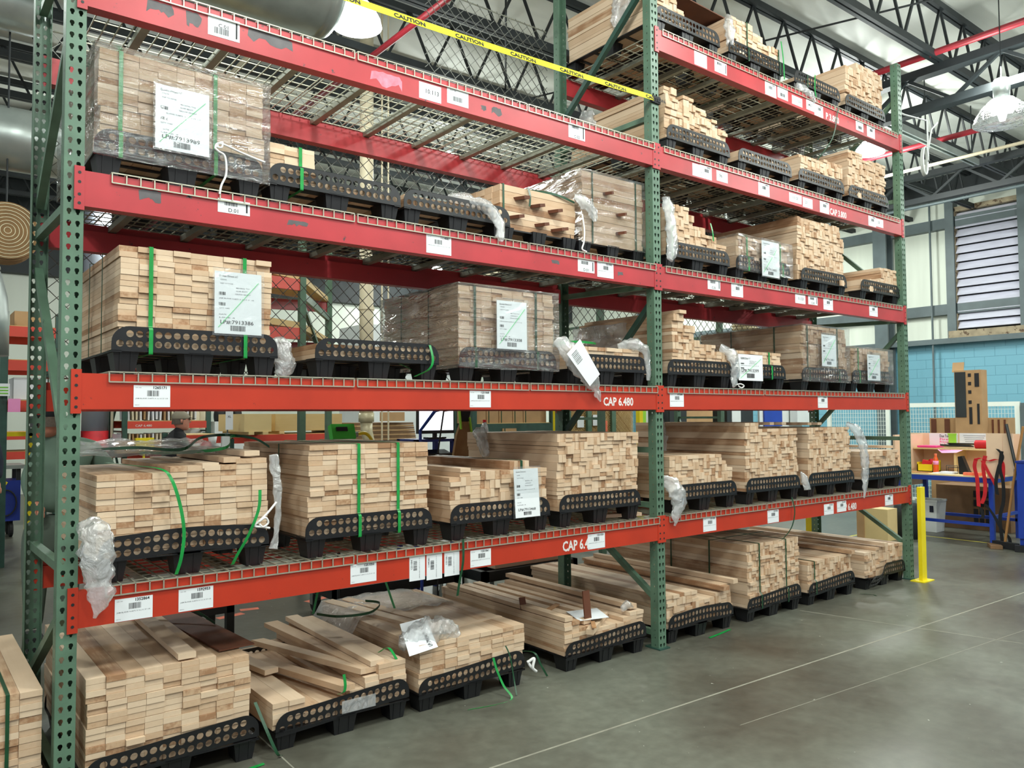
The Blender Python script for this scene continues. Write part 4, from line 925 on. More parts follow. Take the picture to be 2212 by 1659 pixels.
t = MB(); t.tube(spline([(181, -.3, 73.4), (183.4, -.5, 73.8), (185, -.6, 73.2), (183.8, -.5, 72.6), (182.4, -.4, 73.2)]), .2, 6); tag(t.build('twine', 'white_twine', smooth=True), 'small loop of white twine on the second-level beam of the far bay', 'twine')
bag('plastic_film', [(109.6, 37, 59.6), (109.4, 34.5, 59.4), (109.2, 32, 56), (109.2, 31, 53)], [1.0, 1.9, 2.0, 1.2], 11, 'clear film hood over the back end of the tall stack left of the middle upright', flat=.6, axis=(1, 0, 0))
bag('plastic_film', [(148.6, 1.2, 46.6), (152, -.4, 43.8), (153.0, -1.1, 40.4), (151.6, -1.4, 36.6), (151.0, -1.2, 33.4)], [1.2, 2.5, 2.6, 1.7, .4], 12, 'silvery crumpled bag hanging right of the middle upright over the lowest beam', flat=.5)
bag('plastic_film', [(187.6, 40, 62.0), (187.3, 36.5, 61.6), (187.2, 35, 57), (187.3, 34, 52)], [1.0, 2.4, 2.4, 1.2], 13, 'clear film over the back corner of the tallest lowest-level stack', flat=.4, axis=(1, 0, 0))
bag('plastic_film', [(251.0, 3, 60.8), (254.4, .6, 58), (256.6, -.2, 52), (257.0, -.5, 45), (256.2, -.8, 39), (254.8, -1.0, 34)], [.8, 2.0, 2.2, 2.0, 1.3, .4], 14, 'long white film hanging between the third and fourth far-bay stacks, lowest level', flat=.5)
bag('plastic_film', [(218.6, 1.6, 45), (220.2, .8, 42), (220.2, .4, 39)], [.5, 1.4, 1.5], 15, 'small crumple of clear film between pallets, lowest level of the far bay', flat=.6)
bag('plastic_film', [(184.6, 2.4, 190.8), (183.8, 1.6, 186), (184.4, 1.6, 181)], [1.3, 2.0, 1.2], 16, 'clear film bunched on the left corner of the second top-level stack', flat=.6)
bag('plastic_film', [(218.8, 0, 176.4), (222.6, -.4, 175.8), (226.4, -.7, 174.6), (228.6, -.8, 172.8)], [1.0, 1.5, 1.4, .7], 17, 'crumpled clear film lying on the beam of the top level', flat=.6)
bag('plastic_film', [(151.6, 34, 152), (151.0, 33, 157), (151, 32, 161.5)], [2.4, 3.4, 2.6], 18, 'foil-like film around the back end of the first fourth-level stack', flat=.35, axis=(1, 0, 0))
bag('plastic_film', [(149.2, 16, 182), (149.0, 15, 188), (149.4, 14, 195)], [2.4, 3.6, 2.6], 19, 'clear film bulging at the side of the first top-level stack', flat=.35, axis=(1, 0, 0))
d1 = Vector((.66, 0, -.75)); d2 = Vector((.75, 0, .66)); c_ = Vector((115.4, -3.05, 77.4)); t = MB()
q_ = [c_-d1*5.6-d2*3.0, c_+d1*5.4-d2*2.4, c_+d1*5.4+d2*2.4, c_-d1*5.6+d2*3.0]
t.add(q_+[p+Vector((0, .08, 0)) for p in q_], [(0, 1, 2, 3), (7, 6, 5, 4), (0, 4, 5, 1), (1, 5, 6, 2), (2, 6, 7, 3), (3, 7, 4, 0)]); t.mi = 1
for k, wd in enumerate((.3, .15, .35, .15, .2, .4, .15, .3)): t.bar(c_-d1*(4.4-k*.42)-d2*2.0+Vector((0, -.06, 0)), c_-d1*(4.4-k*.42)+d2*.2+Vector((0, -.06, 0)), wd*.6, .04)
t.build('packing_slip', ['paper', 'ink'], bg)
def drape(x0, x1, y0, y1, z, lab, rise=0.0):
    b_ = MB(); vs = []; fs = []
    for i in range(25):
        for j in range(17):
            x = x0+(x1-x0)*i/24; y = y0+(y1-y0)*j/16; e_ = noise.noise(Vector((x*.2, y*.2, 3)))+.6*noise.noise(Vector((x*.7, y*.5, 9)))
            vs.append((x, y+1.2*noise.noise(Vector((x*.3, 1, 5))), z+.6+rise*j/16+.7*e_))
    for i in range(24):
        for j in range(16): fs.append((i*17+j, (i+1)*17+j, (i+1)*17+j+1, i*17+j+1))
    return tag(b_.add(vs, fs).build('plastic_film', 'loose_film', smooth=True), lab, 'plastic film')
drape(6, 35, 15, 41, 56.6, 'sheet of loose film over the back of the left lowest-level stack', 2.4)
# film over the back of the third floor load
b_ = MB(); vs = []; fs = []
for i in range(25):
    for j in range(17):
        x = 67.5+31*i/24; y = 30+26*j/16; e_ = noise.noise(Vector((x*.2, y*.2, 3)))+.6*noise.noise(Vector((x*.6, y*.5, 9)))
        d = max(0, (70.0-x))*1.8+max(0, y-53)*1.2+max(0, x-97)*1.2
        vs.append((x-.3*max(0, 70-x), y+1.5*noise.noise(Vector((x*.3, 1, 5))), 14.35+.55*e_+.5-d))
for i in range(24):
    for j in range(16): fs.append((i*17+j, (i+1)*17+j, (i+1)*17+j+1, i*17+j+1))
o = b_.add(vs, fs).build('plastic_film', 'loose_film', smooth=True); tag(o, 'big sheet of white film draped over the back of the third floor load', 'plastic film')
bag('plastic_film', [(67.4, 5, 13.6), (70.5, 6, 15.2), (75, 5, 16.0), (79, 4.5, 15.6), (80.5, 3, 13.8)], [1.0, 2.3, 2.9, 2.5, .9], 20, 'crumpled clear bag resting on the front of the third floor load', flat=.9, axis=(0, 0, 1))
t = MB(); t.add([(66.6, .6, 13.0), (74.0, .9, 13.6), (75.8, 9, 18.2), (69.4, 9.6, 17.6), (66.6, .7, 12.95), (74.0, 1.0, 13.55), (75.8, 9.1, 18.15), (69.4, 9.7, 17.55)], [(0, 1, 2, 3), (7, 6, 5, 4), (0, 4, 5, 1), (1, 5, 6, 2), (2, 6, 7, 3), (3, 7, 4, 0)])
t.mi = 1; ux = (.12, .93, .5)
t.text('LP:7913417', 1.5, (73.0, 1.4, 13.95), ux=(.12, .78, .45), uz=(-.96, -.05, 0), wid=4.8)
tag(t.build('packing_slip', ['paper', 'ink']), 'white packing slip in the clear bag on the third floor load', 'paper slip')
t = MB(); t.add([(118.5, 3.2, 11.6), (127.6, 1.6, 11.4), (130.6, 9.2, 11.9), (121, 11, 12.1), (118.5, 3.2, 11.5), (127.6, 1.6, 11.3), (130.6, 9.2, 11.8), (121, 11, 12.0)], [(0, 1, 2, 3), (7, 6, 5, 4), (0, 4, 5, 1), (1, 5, 6, 2), (2, 6, 7, 3), (3, 7, 4, 0)])
tag(t.build('packing_slip', ['paper', 'ink']), 'white slip lying on the open floor load behind the upright brown slat', 'paper slip')
bag('plastic_film', [(134.5, 3.4, 12.0), (136.6, 3.4, 12.7), (138.2, 3.2, 12.0)], [.7, 1.2, .5], 21, 'small white scrap of film on the open floor load', flat=.8, n=14)
t = MB(); t.tube(spline([(98.6, 0, 5.6), (100.2, -.6, 6.4), (99.6, -.8, 4.4), (101, -.4, 3.2), (99.4, -.3, 4.6), (98.8, .2, 6)]), .35, 6)
tag(t.build('twine', 'white_twine', smooth=True), 'knot of white twine at the corner of the third floor pallet', 'twine')
b_ = MB().box(51.0, 58.6, .78, .86, 4.4, 6.9); o = b_.build('film_patch', 'loose_film'); tag(o, 'torn bluish film stuck on the lip of the second floor pallet', 'plastic film')

# ------------------------------------------------------------------ loose green straps
loose_strap([(12, 26, 55.6), (13.6, 12, 55.6), (16.2, 2.2, 55.3), (17.6, .3, 53.6), (19.0, -.2, 49), (19.7, -.4, 44), (19.3, -.3, 39.6), (18.6, .2, 36.6)], 'green strap curving down the front of the left lowest-level stack')
loose_strap([(33.6, .1, 50.6), (33.2, -.3, 47), (31.4, -.2, 42.4), (29.6, .4, 39), (28.8, 1.0, 37.0)], 'shorter bright green strap at the right front of the left lowest-level stack')
loose_strap([(10, 30, 58), (16, 20, 58.6), (23, 14, 58.2), (29, 22, 60.2), (36, 28, 60.6), (41, 24, 59.8), (43, 20, 58.0)], 'dark green strap looping over the top of the left lowest-level stack', wd=(0, .3, 1), mat='strap_dark')
loose_strap([(20, 34, 57), (26, 20, 57.4), (31, 12, 58.4), (36, 24, 60.2), (40, 30, 60.2)], 'second green strap lying across the top of the left lowest-level stack', wd=(0, 0, 1))
loose_strap([(58, 14, 76.6), (62, 6, 75.8), (66, 5, 76.2), (71, 6, 74.6), (74.5, 9, 73.4)], 'green strap arching under the very low second-level stack', wd=(0, 1, 0))
loose_strap([(72.0, .8, 80.2), (72.4, .2, 77), (71.6, .5, 74.8), (69, 2.2, 73.2)], 'short green strap hanging at the right end of the very low second-level stack')
loose_strap([(45.5, 12, 29.4), (47.3, 12, 24), (46.6, 13, 19.6)], 'left of two green strap ends hanging under the lowest beam') if False else None
loose_strap([(65.5, 40, 35.6), (65.0, 40, 28), (62.2, 38, 20), (60.8, 37, 16.0)], 'left one of two green strap ends hanging below the lowest level')
loose_strap([(76.5, 34, 35.6), (77.2, 34, 28), (79.5, 33, 20), (80.8, 32, 15.2)], 'right one of two green strap ends hanging below the lowest level')
loose_strap([(60.4, 34, 16.6), (64, 29, 16.4), (71, 27, 16.6), (76, 31, 17.4), (74, 35, 17.6)], 'dark green strap looped over the back left corner of the third floor load', wd=(0, 0, 1), mat='strap_dark')
loose_strap([(79.6, -.9, 36.8), (79.3, -1.3, 32), (78.6, -.9, 27.6), (78.2, -.6, 24.4)], 'dark green strap hanging over the lowest beam beside the three upright tags', mat='strap_dark')
loose_strap([(209.0, -1.0, 37.4), (209.6, -1.6, 33), (208.4, -1.2, 28), (204.6, -.6, 24.6), (202.8, 0, 23.8)], 'dark green strap hanging from the lowest beam of the far bay', mat='strap_dark')
loose_strap([(50.9, -.2, 12.6), (51.1, -.4, 10.6), (50.9, -.3, 9.2), (50.0, .2, 8.8)], 'short green strap end standing up at the front of the second floor load')
loose_strap([(63.2, 8, 12.8), (64.5, 6, 14.0), (64.8, 3, 12.2)], 'small green strap end by the clear bag on the floor loads')
loose_strap([(88.2, -.4, 8.8), (88.8, -1.0, 6), (89.8, -2.2, 2.6), (90.6, -4.2, .15), (86, -5, .12), (79, -3.6, .1)], 'green strap trailing from the third floor pallet onto the concrete')
loose_strap([(92.4, .4, 10.6), (93.2, -.3, 8), (93.6, -1.2, 3.0), (92.6, -3.4, .15)], 'thin dark green strap looping at the right of the third floor pallet', mat='strap_dark', w_=.35)
loose_strap([(34.0, 3, 10), (35.2, -.4, 5), (36.6, -1.6, 1.2), (37.8, -.6, .2)], 'dark green strap between the first and second floor pallets', mat='strap_dark')
loose_strap([(100.8, 8, 6), (103, 3, 6.5), (104.5, 2, 3.4), (106.5, 2, .3)], 'green strap between the third floor load and the open load', mat='strap_dark')
loose_strap([(18, -4.6, .12), (24, -3.6, .12), (34, -1.8, .12)], 'bright green strap lying on the concrete before the left floor block', wd=(0, 1, 0), w_=.9)
loose_strap([(165, -1.6, .12), (171, -.8, .12), (177, .2, .12)], 'bright green strap on the concrete right of the middle upright', wd=(0, 1, 0), w_=.8)
loose_strap([(251, -1, .5), (254, -3.6, .12), (253, -5.4, .12)], 'dark strap end on the concrete beside the last two floor pallets', wd=(0, 1, 0), mat='strap_dark')
loose_strap([(22, 44, 20.2), (26, 40, 22.4), (31, 34, 22.2), (33.6, 26, 20.4)], 'green strap looping over the back of the large floor block', wd=(0, 0, 1), mat='strap_dark')
loose_strap([(97, 9, 121.6), (104, 6.5, 121.9), (112, 4.4, 121.8), (119, 4.0, 120.6)], 'dark green strap lying over the bare bundle on the third level', wd=(0, 0, 1), mat='strap_dark')
loose_strap([(103.4, 4.2, 121.8), (103.6, 3.7, 119.6), (103.3, 3.6, 117.0)], 'dark strap end hanging on the face of the bare bundle, third level', mat='strap_dark')
loose_strap([(117, 10, 83.6), (122, 8, 84.2), (129, 9, 84.4), (134, 12, 84.6)], 'green strap lying on the short second-level stack', wd=(0, 0, 1))
loose_strap([(211.4, 1.0, 190), (211.9, .6, 184), (212.2, .5, 177)], 'pale green strap standing at the right of the second top-level stack')
loose_strap([(232, 1.0, 184), (231, .6, 179), (230, -.4, 175)], 'pale green strap over the very low top-level stack')
loose_strap([(243, -1.2, 174), (240, -.6, 163), (233, 1.4, 154)], 'dark green strap dangling below the top-level beam of the far bay', mat='strap_dark')
# knots and rivets: steel guard at the far upright
g = thing('post_guard', 'yellow steel guard standing against the far rack upright', 'post guard', (292, -4, 0))
t = MB().box(289.8, 293.4, -4.8, -3.4, .35, 36); t.build('channel', 'yellow_paint', g)
MB().box(287.4, 296, -6.4, -1.2, 0, .35).build('foot_plate', 'yellow_paint', g)
g = thing('post_guard', 'darker yellow guard standing behind the far rear upright', 'post guard', (296, 45, 0))
MB().box(294.6, 297.8, 43.2, 43.6, .3, 36).box(294.6, 295, 43.6, 47, .3, 36).build('channel', 'yellow_paint', g); MB().box(292.6, 299.6, 42.4, 48, 0, .3).build('foot_plate', 'yellow_paint', g)

# ------------------------------------------------------------------ chain-link screen on the back of the rack
def fence(x0, x1, z0, z1, y, lab):
    f_ = thing('chain_link_fence', lab, 'fence', ((x0+x1)/2, y, z0)); t = MB(); c = 3.7; n_ = int((x1-x0)/c)+1; hz = z1-z0; r = .075
    for s_ in (1, -1):
        k = -int(hz/c)-1
        while k*c < (x1-x0)+hz:
            # diagonal wires rising at 45 degrees, trimmed to the panel
            a = x0+k*c; pts = []
            if s_ == 1: xa, za, xb, zb = a, z0, a+hz, z1
            else: xa, za, xb, zb = a+hz, z0, a, z1
            if s_ == 1:
                if xa < x0: za += x0-xa; xa = x0
                if xb > x1: zb -= xb-x1; xb = x1
                ok = xb > xa
            else:
                if xa > x1: za += xa-x1; xa = x1
                if xb < x0: zb -= x0-xb; xb = x0
                ok = xa > xb
            if ok and zb > za+.5: t.bar((xa, y+.1*s_, za), (xb, y+.1*s_, zb), r*2)
            k += 1
    t.build('mesh', 'fence_wire', f_)
    for zz in (z0, z1): MB().tube([(x0, y+.6, zz), (x1, y+.6, zz)], .2, 6).build('tension_wire', 'channel', f_)
fence(3, 97, 73, 148, 43.6, 'chain link mesh on the back of the left rack bay, lower panel')
fence(97.5, 144, 73, 190, 43.6, 'taller chain link mesh left of the middle rear upright')
fence(150, 289, 73, 162, 43.6, 'chain link mesh on the back of the far rack bay')

# ------------------------------------------------------------------ lamps
def high_bay(x, y, z, lab, clear=False, r=9):
    h = thing('high_bay_lamp', lab, 'ceiling lamp', (x, y, z), 'high bay lamps')
    MB().lathe((x, y, 0), [(3.2, z+11), (3.6, z+17), (3.0, z+20), (1, z+20.4)], 16).build('ballast', 'galvanised', h, smooth=True)
    MB().lathe((x, y, 0), [(r, z), (r*.93, z+3), (r*.72, z+7), (r*.42, z+10.5), (3.0, z+11.2)], 28).build('shade', 'lamp_glass' if clear else 'lamp_glow', h, smooth=True)
    MB().lathe((x, y, 0), [(1.2, z+1), (2.0, z+4), (1.4, z+9)], 12).build('bulb', 'lamp_glow', h, smooth=True)
    MB().tube([(x, y, z+20), (x, y, ROOF+2)], .25, 6).build('hanger', 'joist_steel', h)
high_bay(121.5, 134, 221, 'glaring high bay lamp at top centre above the yellow tape', r=10)
high_bay(262, 280, 226, 'glowing high bay lamp seen through the upper wire deck')
high_bay(372, -8, 196, 'clear glass high bay lamp at the upper right edge', True, 12)
high_bay(470, 104, 232, 'pair-side lamp glowing below the top level at the far end')
high_bay(60, 330, 120, 'distant lamp glowing beside the left ducts', r=6) if False else None
high_bay(432, 560, 214, 'farthest glowing lamp seen under the third level wire deck')

# ------------------------------------------------------------------ ducts
d_ = thing('air_duct', 'big galvanised duct end hanging at the top centre', 'duct', (60, 108, 215))
MB().lathe((0, 108, 216), [(17, -80), (17, 30), (17, 92), (16.6, 93), (17.4, 93.4), (17.4, 95.2), (16, 97.5), (10, 100), (3, 101)], 40, 'x').build('body', 'galvanised', d_, smooth=True)
MB().lathe((0, 108, 216), [(17.6, 40), (17.6, 41.2)], 40, 'x').build('seam_band', 'galvanised', d_, smooth=True)
d_ = thing('air_duct', 'horizontal galvanised duct behind the left upright, upper of two', 'duct', (0, 160, 160))
MB().lathe((0, 160, 158), [(10.5, -120), (10.5, 6), (10.5, 24)], 32, 'x').build('body', 'galvanised', d_, smooth=True)
MB().lathe((0, 160, 158), [(11.6, -2), (11.6, 1.4), (10.7, 1.6)], 32, 'x').build('flange', 'galvanised', d_, smooth=True)
MB().tube([(-2, 160, 168), (-2, 160, ROOF)], .4).build('hanger', 'joist_steel', d_)
d_ = thing('air_duct', 'horizontal duct crossing at the top left corner', 'duct', (0, 150, 196))
MB().lathe((0, 150, 200), [(9, -120), (9, 14), (8, 15)], 32, 'x').build('body', 'galvanised', d_, smooth=True)
MB().tube([(-8, 150, 208), (-8, 150, ROOF)], .4).build('hanger', 'joist_steel', d_)
d_ = thing('duct_elbow', 'large galvanised duct elbow bending down at the left edge', 'duct', (-10, 170, 118))
pts = [(-70, 170, 132), (-40, 170, 132)]+[(-40+34*math.sin(a), 170, 98+34*math.cos(a)) for a in [math.pi/2*k/10 for k in range(1, 11)]]+[(-6, 170, 86)]
MB().tube(pts, 15, 32).build('bend', 'galvanised', d_, smooth=True)
b_ = MB()
for a in (0.3, .75, 1.2): b_.tube([(-40+34*math.sin(a-.012), 170, 98+34*math.cos(a-.012)), (-40+34*math.sin(a+.012), 170, 98+34*math.cos(a+.012))], 15.4, 32)
b_.build('seam_band', 'channel', d_, smooth=True)
MB().tube([(-6, 170, 120), (-6, 170, ROOF)], .4).build('hanger', 'joist_steel', d_)
d_ = thing('round_filter', 'tan corrugated round filter end beside the left ducts', 'filter', (6, 150, 125))
b_ = MB()
for k in range(12): b_.lathe((6, 150+k*.8, 125), [(9.2+(k % 2)*.4, 0), (9.2+(k % 2)*.4, .8)], 36, 'y')
b_.build('pleats', 'cardboard', d_); b_ = MB().lathe((6, 149.0, 125), [(9.2, 1), (9.2, 0)], 36, 'y'); b_.mi = 1
for k in range(8): b_.tube([(6+(1+k*1.1)*math.cos(a), 148.9, 125+(1+k*1.1)*math.sin(a)) for a in [math.pi*j/15 for j in range(31)]], .12, 5)
b_.build('face', ['canvas_brown', 'flex_hose'], d_)
MB().tube([(6, 154, 134), (6, 154, ROOF)], .3).build('hanger', 'joist_steel', d_)
d_ = thing('drop_duct', 'bright downward duct with ribbed hose between the upper levels at the far end', 'duct', (300, 120, 120))
MB().lathe((330, 104, 0), [(6, 120), (6.4, 128), (6.4, 131)], 24).build('collar', 'galvanised', d_, smooth=True)
b_ = MB()
for k in range(11): b_.lathe((330, 104, 131+k*1.6), [(6.1, 0), (6.7, .5), (6.7, 1.0), (6.1, 1.6)], 24)
b_.build('flexible_hose', 'flex_hose', d_, smooth=True)
MB().lathe((330, 104, 0), [(6.4, 148.6), (6.4, 152), (8, 158), (8, 172), (7, 186), (7, 270)], 24).build('body', 'galvanised', d_, smooth=True)
b_ = MB()
for k in range(9): b_.lathe((322, 96, 98+k*1.6), [(6.1, 0), (6.7, .5), (6.7, 1.0), (6.1, 1.6)], 24)
b_.tube([(322, 96, 112), (326, 100, 117), (330, 104, 121)], 5.5, 16).build('lower_hose', 'flex_hose', d_, smooth=True)

# ------------------------------------------------------------------ workbench at the right
wb = thing('workbench', 'blue steel workbench with wooden top beyond the far upright', 'workbench', (420, 36, 0))
MB().box(403, 438, 12.5, 60.5, 31.8, 33.0).build('top', 'mdf', wb)
MB().box(402.6, 404, 12, 61, 30.0, 32.4).box(404, 438, 12, 13.4, 30, 32.2).box(404, 438, 59.6, 61, 30, 32.2).build('apron', 'blue_paint', wb)
for (x, y) in ((404, 13.5), (404, 59.5), (436, 13.5), (436, 59.5)): MB().box(x-1, x+1, y-1, y+1, 0, 31).build('leg', 'blue_paint', wb)
MB().box(403.4, 404.8, 13.5, 59.5, 8.5, 10).box(435, 437, 13.5, 59.5, 8.5, 10).box(404, 436, 12.8, 14.2, 12.5, 14).build('rail', 'blue_paint', wb)
MB().box(437, 438, 12, 70, 33, 53.5).build('back_board', 'pink_board', wb)
MB().box(404, 438, 60.5, 61.5, 25, 53).build('side_board', 'pink_board', wb)
MB().box(424, 437, 20, 60, 45.0, 45.7).box(424, 437, 38, 39, 33, 45).build('shelf', 'mdf', wb)
t = MB().box(436.6, 436.9, 42, 57, 46, 53.4); t.mi = 1
t.text('Due Today', 2.2, (436.5, 51.5, 51.2), ux=(0, -1, 0), wid=6.5); t.mi = 2
t.text('First', 1.7, (436.5, 51.5, 49.6), ux=(0, -1, 0), wid=5.5); t.text('Priority', 1.7, (436.5, 51.5, 48.1), ux=(0, -1, 0), wid=6); t.text('Jobs', 1.7, (436.5, 51.5, 46.6), ux=(0, -1, 0), wid=5)
tag(t.build('notice', ['paper', 'ink', 'hot_pink']), 'white notice reading Due Today on the back of the blue bench', 'notice')
t = MB().box(436.5, 436.8, 25.5, 41, 46.4, 53.6); t.mi = 1
for k in range(5): t.box(436.4, 436.5, 28+k*.6, 39-k*.3, 52.2-k*1.1, 52.4-k*1.1)
tag(t.build('notice', ['paper', 'grey_ink']), 'white notice with small print right of the Due Today sign', 'notice')
tag(MB().box(436.2, 436.4, 42.6, 46.6, 47, 52.6).box(436.1, 436.4, 42.4, 47, 52.6, 53.4).build('sticky_note', 'lime'), 'yellow green note between the two bench notices', 'note')
tag(MB().box(424, 434, 48, 58, 45.8, 46.8).build('folder', 'hot_pink'), 'bright pink folder on the left of the bench shelf', 'folder')
tag(MB().prism([(424, 36), (424, 47), (423, 45)], lambda a, b2, d: (a-.2, b2, 45.0-d), .3).add([(423.4, 34, 45), (423.4, 47, 45), (421.5, 44, 43.2), (421.5, 36.5, 43.6), (423.6, 34, 45), (423.6, 47, 45), (421.7, 44, 43.2), (421.7, 36.5, 43.6)], [(0, 1, 2, 3), (7, 6, 5, 4), (0, 4, 5, 1), (1, 5, 6, 2), (2, 6, 7, 3), (3, 7, 4, 0)]).build('paper_sheet', 'light_pink'), 'light pink sheet drooping from the edge of the bench shelf', 'paper')
tag(MB().obox((428, 39, 47), (5, 15, .8), (0, R(8), 0)).obox((428, 36, 48), (6, 14, .2), (0, R(10), R(8))).build('clipboard', 'black_plastic'), 'black clipboard with papers on the bench shelf', 'clipboard')
b_ = MB().lathe((428, 0, 48), [(2.2, 22), (2.2, 29.5)], 18, 'y'); b_.mi = 1; b_.lathe((428, 0, 48), [(.8, 29.5), (.8, 29.9)], 12, 'y'); tag(b_.build('tape_roll', ['red_cloth', 'ink'], smooth=False), 'red roll of material lying on the bench shelf', 'roll')
b_ = MB().box(419, 427, 47.6, 55.4, 33.0, 37.4); bn = thing('parts_bin', 'yellow open plastic bin on the blue bench', 'bin', (423, 51, 33)); b_ = MB()
b_.box(418, 427, 47, 55.6, 33.0, 33.5).box(418, 418.5, 47, 55.6, 33, 37).box(426.5, 427, 47, 55.6, 33, 39).box(418, 427, 47, 47.5, 33, 38).box(418, 427, 55.1, 55.6, 33, 38).build('body', 'yellow_paint', bn)
tag(MB().obox((422.5, 51.5, 37.0), (6, 6, 3.4), (R(12), 0, R(20))).obox((423, 50, 38), (4, 3, 2.6), (0, R(20), R(50))).build('red_rag', 'red_cloth'), 'red rag heaped in the yellow bench bin', 'rag')
bt = thing('drink_bottle', 'orange drink bottle standing on the blue bench', 'bottle', (416, 44.8, 33)); MB().lathe((416, 44.8, 0), [(1.2, 33), (1.35, 33.3), (1.35, 38.5), (1.1, 40.3), (.6, 41.6), (.6, 42.2)], 18).build('body', 'orange_liquid', bt, smooth=True)
MB().lathe((416, 44.8, 0), [(.7, 42.1), (.7, 43)], 14).build('cap', 'orange_marking', bt); MB().lathe((416, 44.8, 0), [(1.38, 37.2), (1.38, 39.2)], 18).build('wrapper', 'light_pink', bt, smooth=True)
tag(MB().prism([(0, 0), (5.5, 0), (4.2, 2), (1.4, 9.4), (-.6, 9)], lambda a, b2, d: (412+d, 31.5-a, 33+b2), 3.2).build('desk_phone', 'black_plastic'), 'black desk phone standing on the blue bench', 'phone')
tag(MB().box(408, 414, 33.2, 43, 33.0, 33.5).obox((411, 37, 33.7), (5, 7, .3), (0, 0, R(10))).obox((411.5, 36, 34), (4, 7, .3), (0, 0, R(-14))).build('paper_stack', 'paper'), 'loose papers stacked in the middle of the blue bench', 'papers')
tag(MB().tube([(416, 34, 33), (416, 34, 37), (416, 39.5, 37), (416, 39.5, 33)], .2, 6).tube([(418, 34, 33), (418, 34, 36), (418, 39.5, 36), (418, 39.5, 33)], .2, 6).build('wire_rack', 'black_steel'), 'small black wire letter holder on the blue bench', 'letter holder')
tag(MB().obox((407, 22.5, 33.8), (3, 9, 1.4), (0, 0, R(6))).build('knife_case', 'orange_marking'), 'orange tool case near the bench corner', 'tool case')
tag(MB().obox((409, 50, 33.25), (6, 10, .4), (0, 0, R(6))).build('clipboard', 'broom_wood'), 'brown clipboard lying at the left of the bench top', 'clipboard')
# harnesses hung from the side panel
tag(MB().obox((401.5, 10.6, 43.5), (.8, 7.0, 22), (0, 0, R(4))).build('pale_board', 'pink_board'), 'pale board behind the red harness at the bench end', 'board'); tag(MB().obox((401, 4.4, 44.5), (.8, 4.6, 20), (0, 0, R(-10))).build('pale_board', 'pink_board'), 'pale board behind the black harness at the bench end', 'board')
hn = thing('safety_harness', 'red safety harness hanging at the bench corner', 'harness', (400.4, 16, 40))
for pts in ([(400.4, 18.6, 42), (400.2, 19.4, 38), (400.3, 18.4, 32), (400.3, 18.2, 24), (400.2, 18, 18.5)], [(400.2, 14.4, 43.5), (400.0, 15.4, 38), (400.2, 14.8, 30), (400.2, 15.2, 24), (400, 16.6, 20)], [(399.8, 15.6, 41), (399.6, 13, 35.6), (399.6, 10.8, 31.5), (399.8, 9.8, 29)], [(399.9, 18.8, 41.5), (399.8, 16, 42.4), (399.8, 13, 41), (399.7, 9, 42), (399.8, 6.6, 40), (399.8, 6.8, 32)]):
    MB().ribbon(spline(pts, 6), 1.7, (0, 1, .15), .3).build('webbing', 'red_cloth', hn)
hn = thing('safety_harness', 'black strap harness hanging right of the red one', 'harness', (399, 8, 40))
for pts in ([(399.4, 8.6, 47), (399.2, 6.4, 43.6), (399.2, 8.2, 38), (399.2, 9.6, 31), (399.3, 9.2, 25)], [(399.2, 6.6, 46), (399, 7.6, 38), (399, 6.4, 31), (399.2, 6.6, 22), (399, 8.2, 14), (399.2, 7.6, 2)], [(399.2, 14.6, 20), (399, 11, 15), (399, 8, 9), (399, 4.6, 5), (399, 4.2, 1)], [(399.3, 16.8, 18), (399.2, 15.8, 13.8), (399.2, 17.2, 13)]):
    MB().ribbon(spline(pts, 6), 1.5, (0, 1, .2), .3).build('webbing', 'black_cloth', hn)
br_ = thing('broom', 'broom with long black handle leaning at the bench corner', 'broom', (397, 0, 0)); MB().tube([(400, 4.6, 59), (396, -2, 30), (391, -6, 2.5)], .75, 8).build('handle', 'black_steel', br_); MB().obox((391, -6, 1.6), (3, 10, 3), (0, 0, R(14))).build('head', 'black_plastic', br_)
br_ = thing('broom', 'push broom with wooden handle leaning at the right edge', 'broom', (398, 2, 0)); MB().tube([(396, -4.0, 58), (396.6, 1, 32), (397, 5.6, 3)], .6, 8).build('handle', 'broom_wood', br_); MB().obox((396, 5.0, 1.6), (3, 12, 3), (0, 0, R(-20))).build('head', 'black_cloth', br_)
tag(MB().obox((394, 9, .9), (9, 5, 1.6), (0, 0, R(30))).build('wood_block', 'cardboard_dark'), 'scrap wood block on the floor under the brooms', 'wood block')
bn = thing('blue_cabinet', 'blue steel cabinet edge at the right frame edge', 'cabinet', (396, -12, 0)); MB().box(392, 410, -26, -2.0, 6, 41).build('body', 'blue_paint', bn); MB().box(391.6, 410.4, -26.4, -1.6, 41, 42).build('lid', 'cart_blue', bn); MB().box(393, 395, -4, -2.2, 0, 6).box(407, 409, -4, -2.2, 0, 6).build('leg', 'blue_paint', bn)
tag(MB().box(420, 436, -6, -1.4, 42, 64).build('orange_board', 'orange_marking'), 'orange board standing at the far right edge behind the brooms', 'board')
bn = thing('waste_bin', 'grey white plastic bin standing under the blue bench', 'bin', (428, 53, 0))
MB().add([(423, 48.6, .2), (423, 57.2, .2), (432, 57.2, .2), (432, 48.6, .2), (422, 47.6, 17), (422, 58.4, 17), (433.4, 58.4, 17), (433.4, 47.6, 17)], [(0, 3, 2, 1), (0, 1, 5, 4), (1, 2, 6, 5), (2, 3, 7, 6), (3, 0, 4, 7)]).build('body', 'white_plastic', bn, solid=.3)
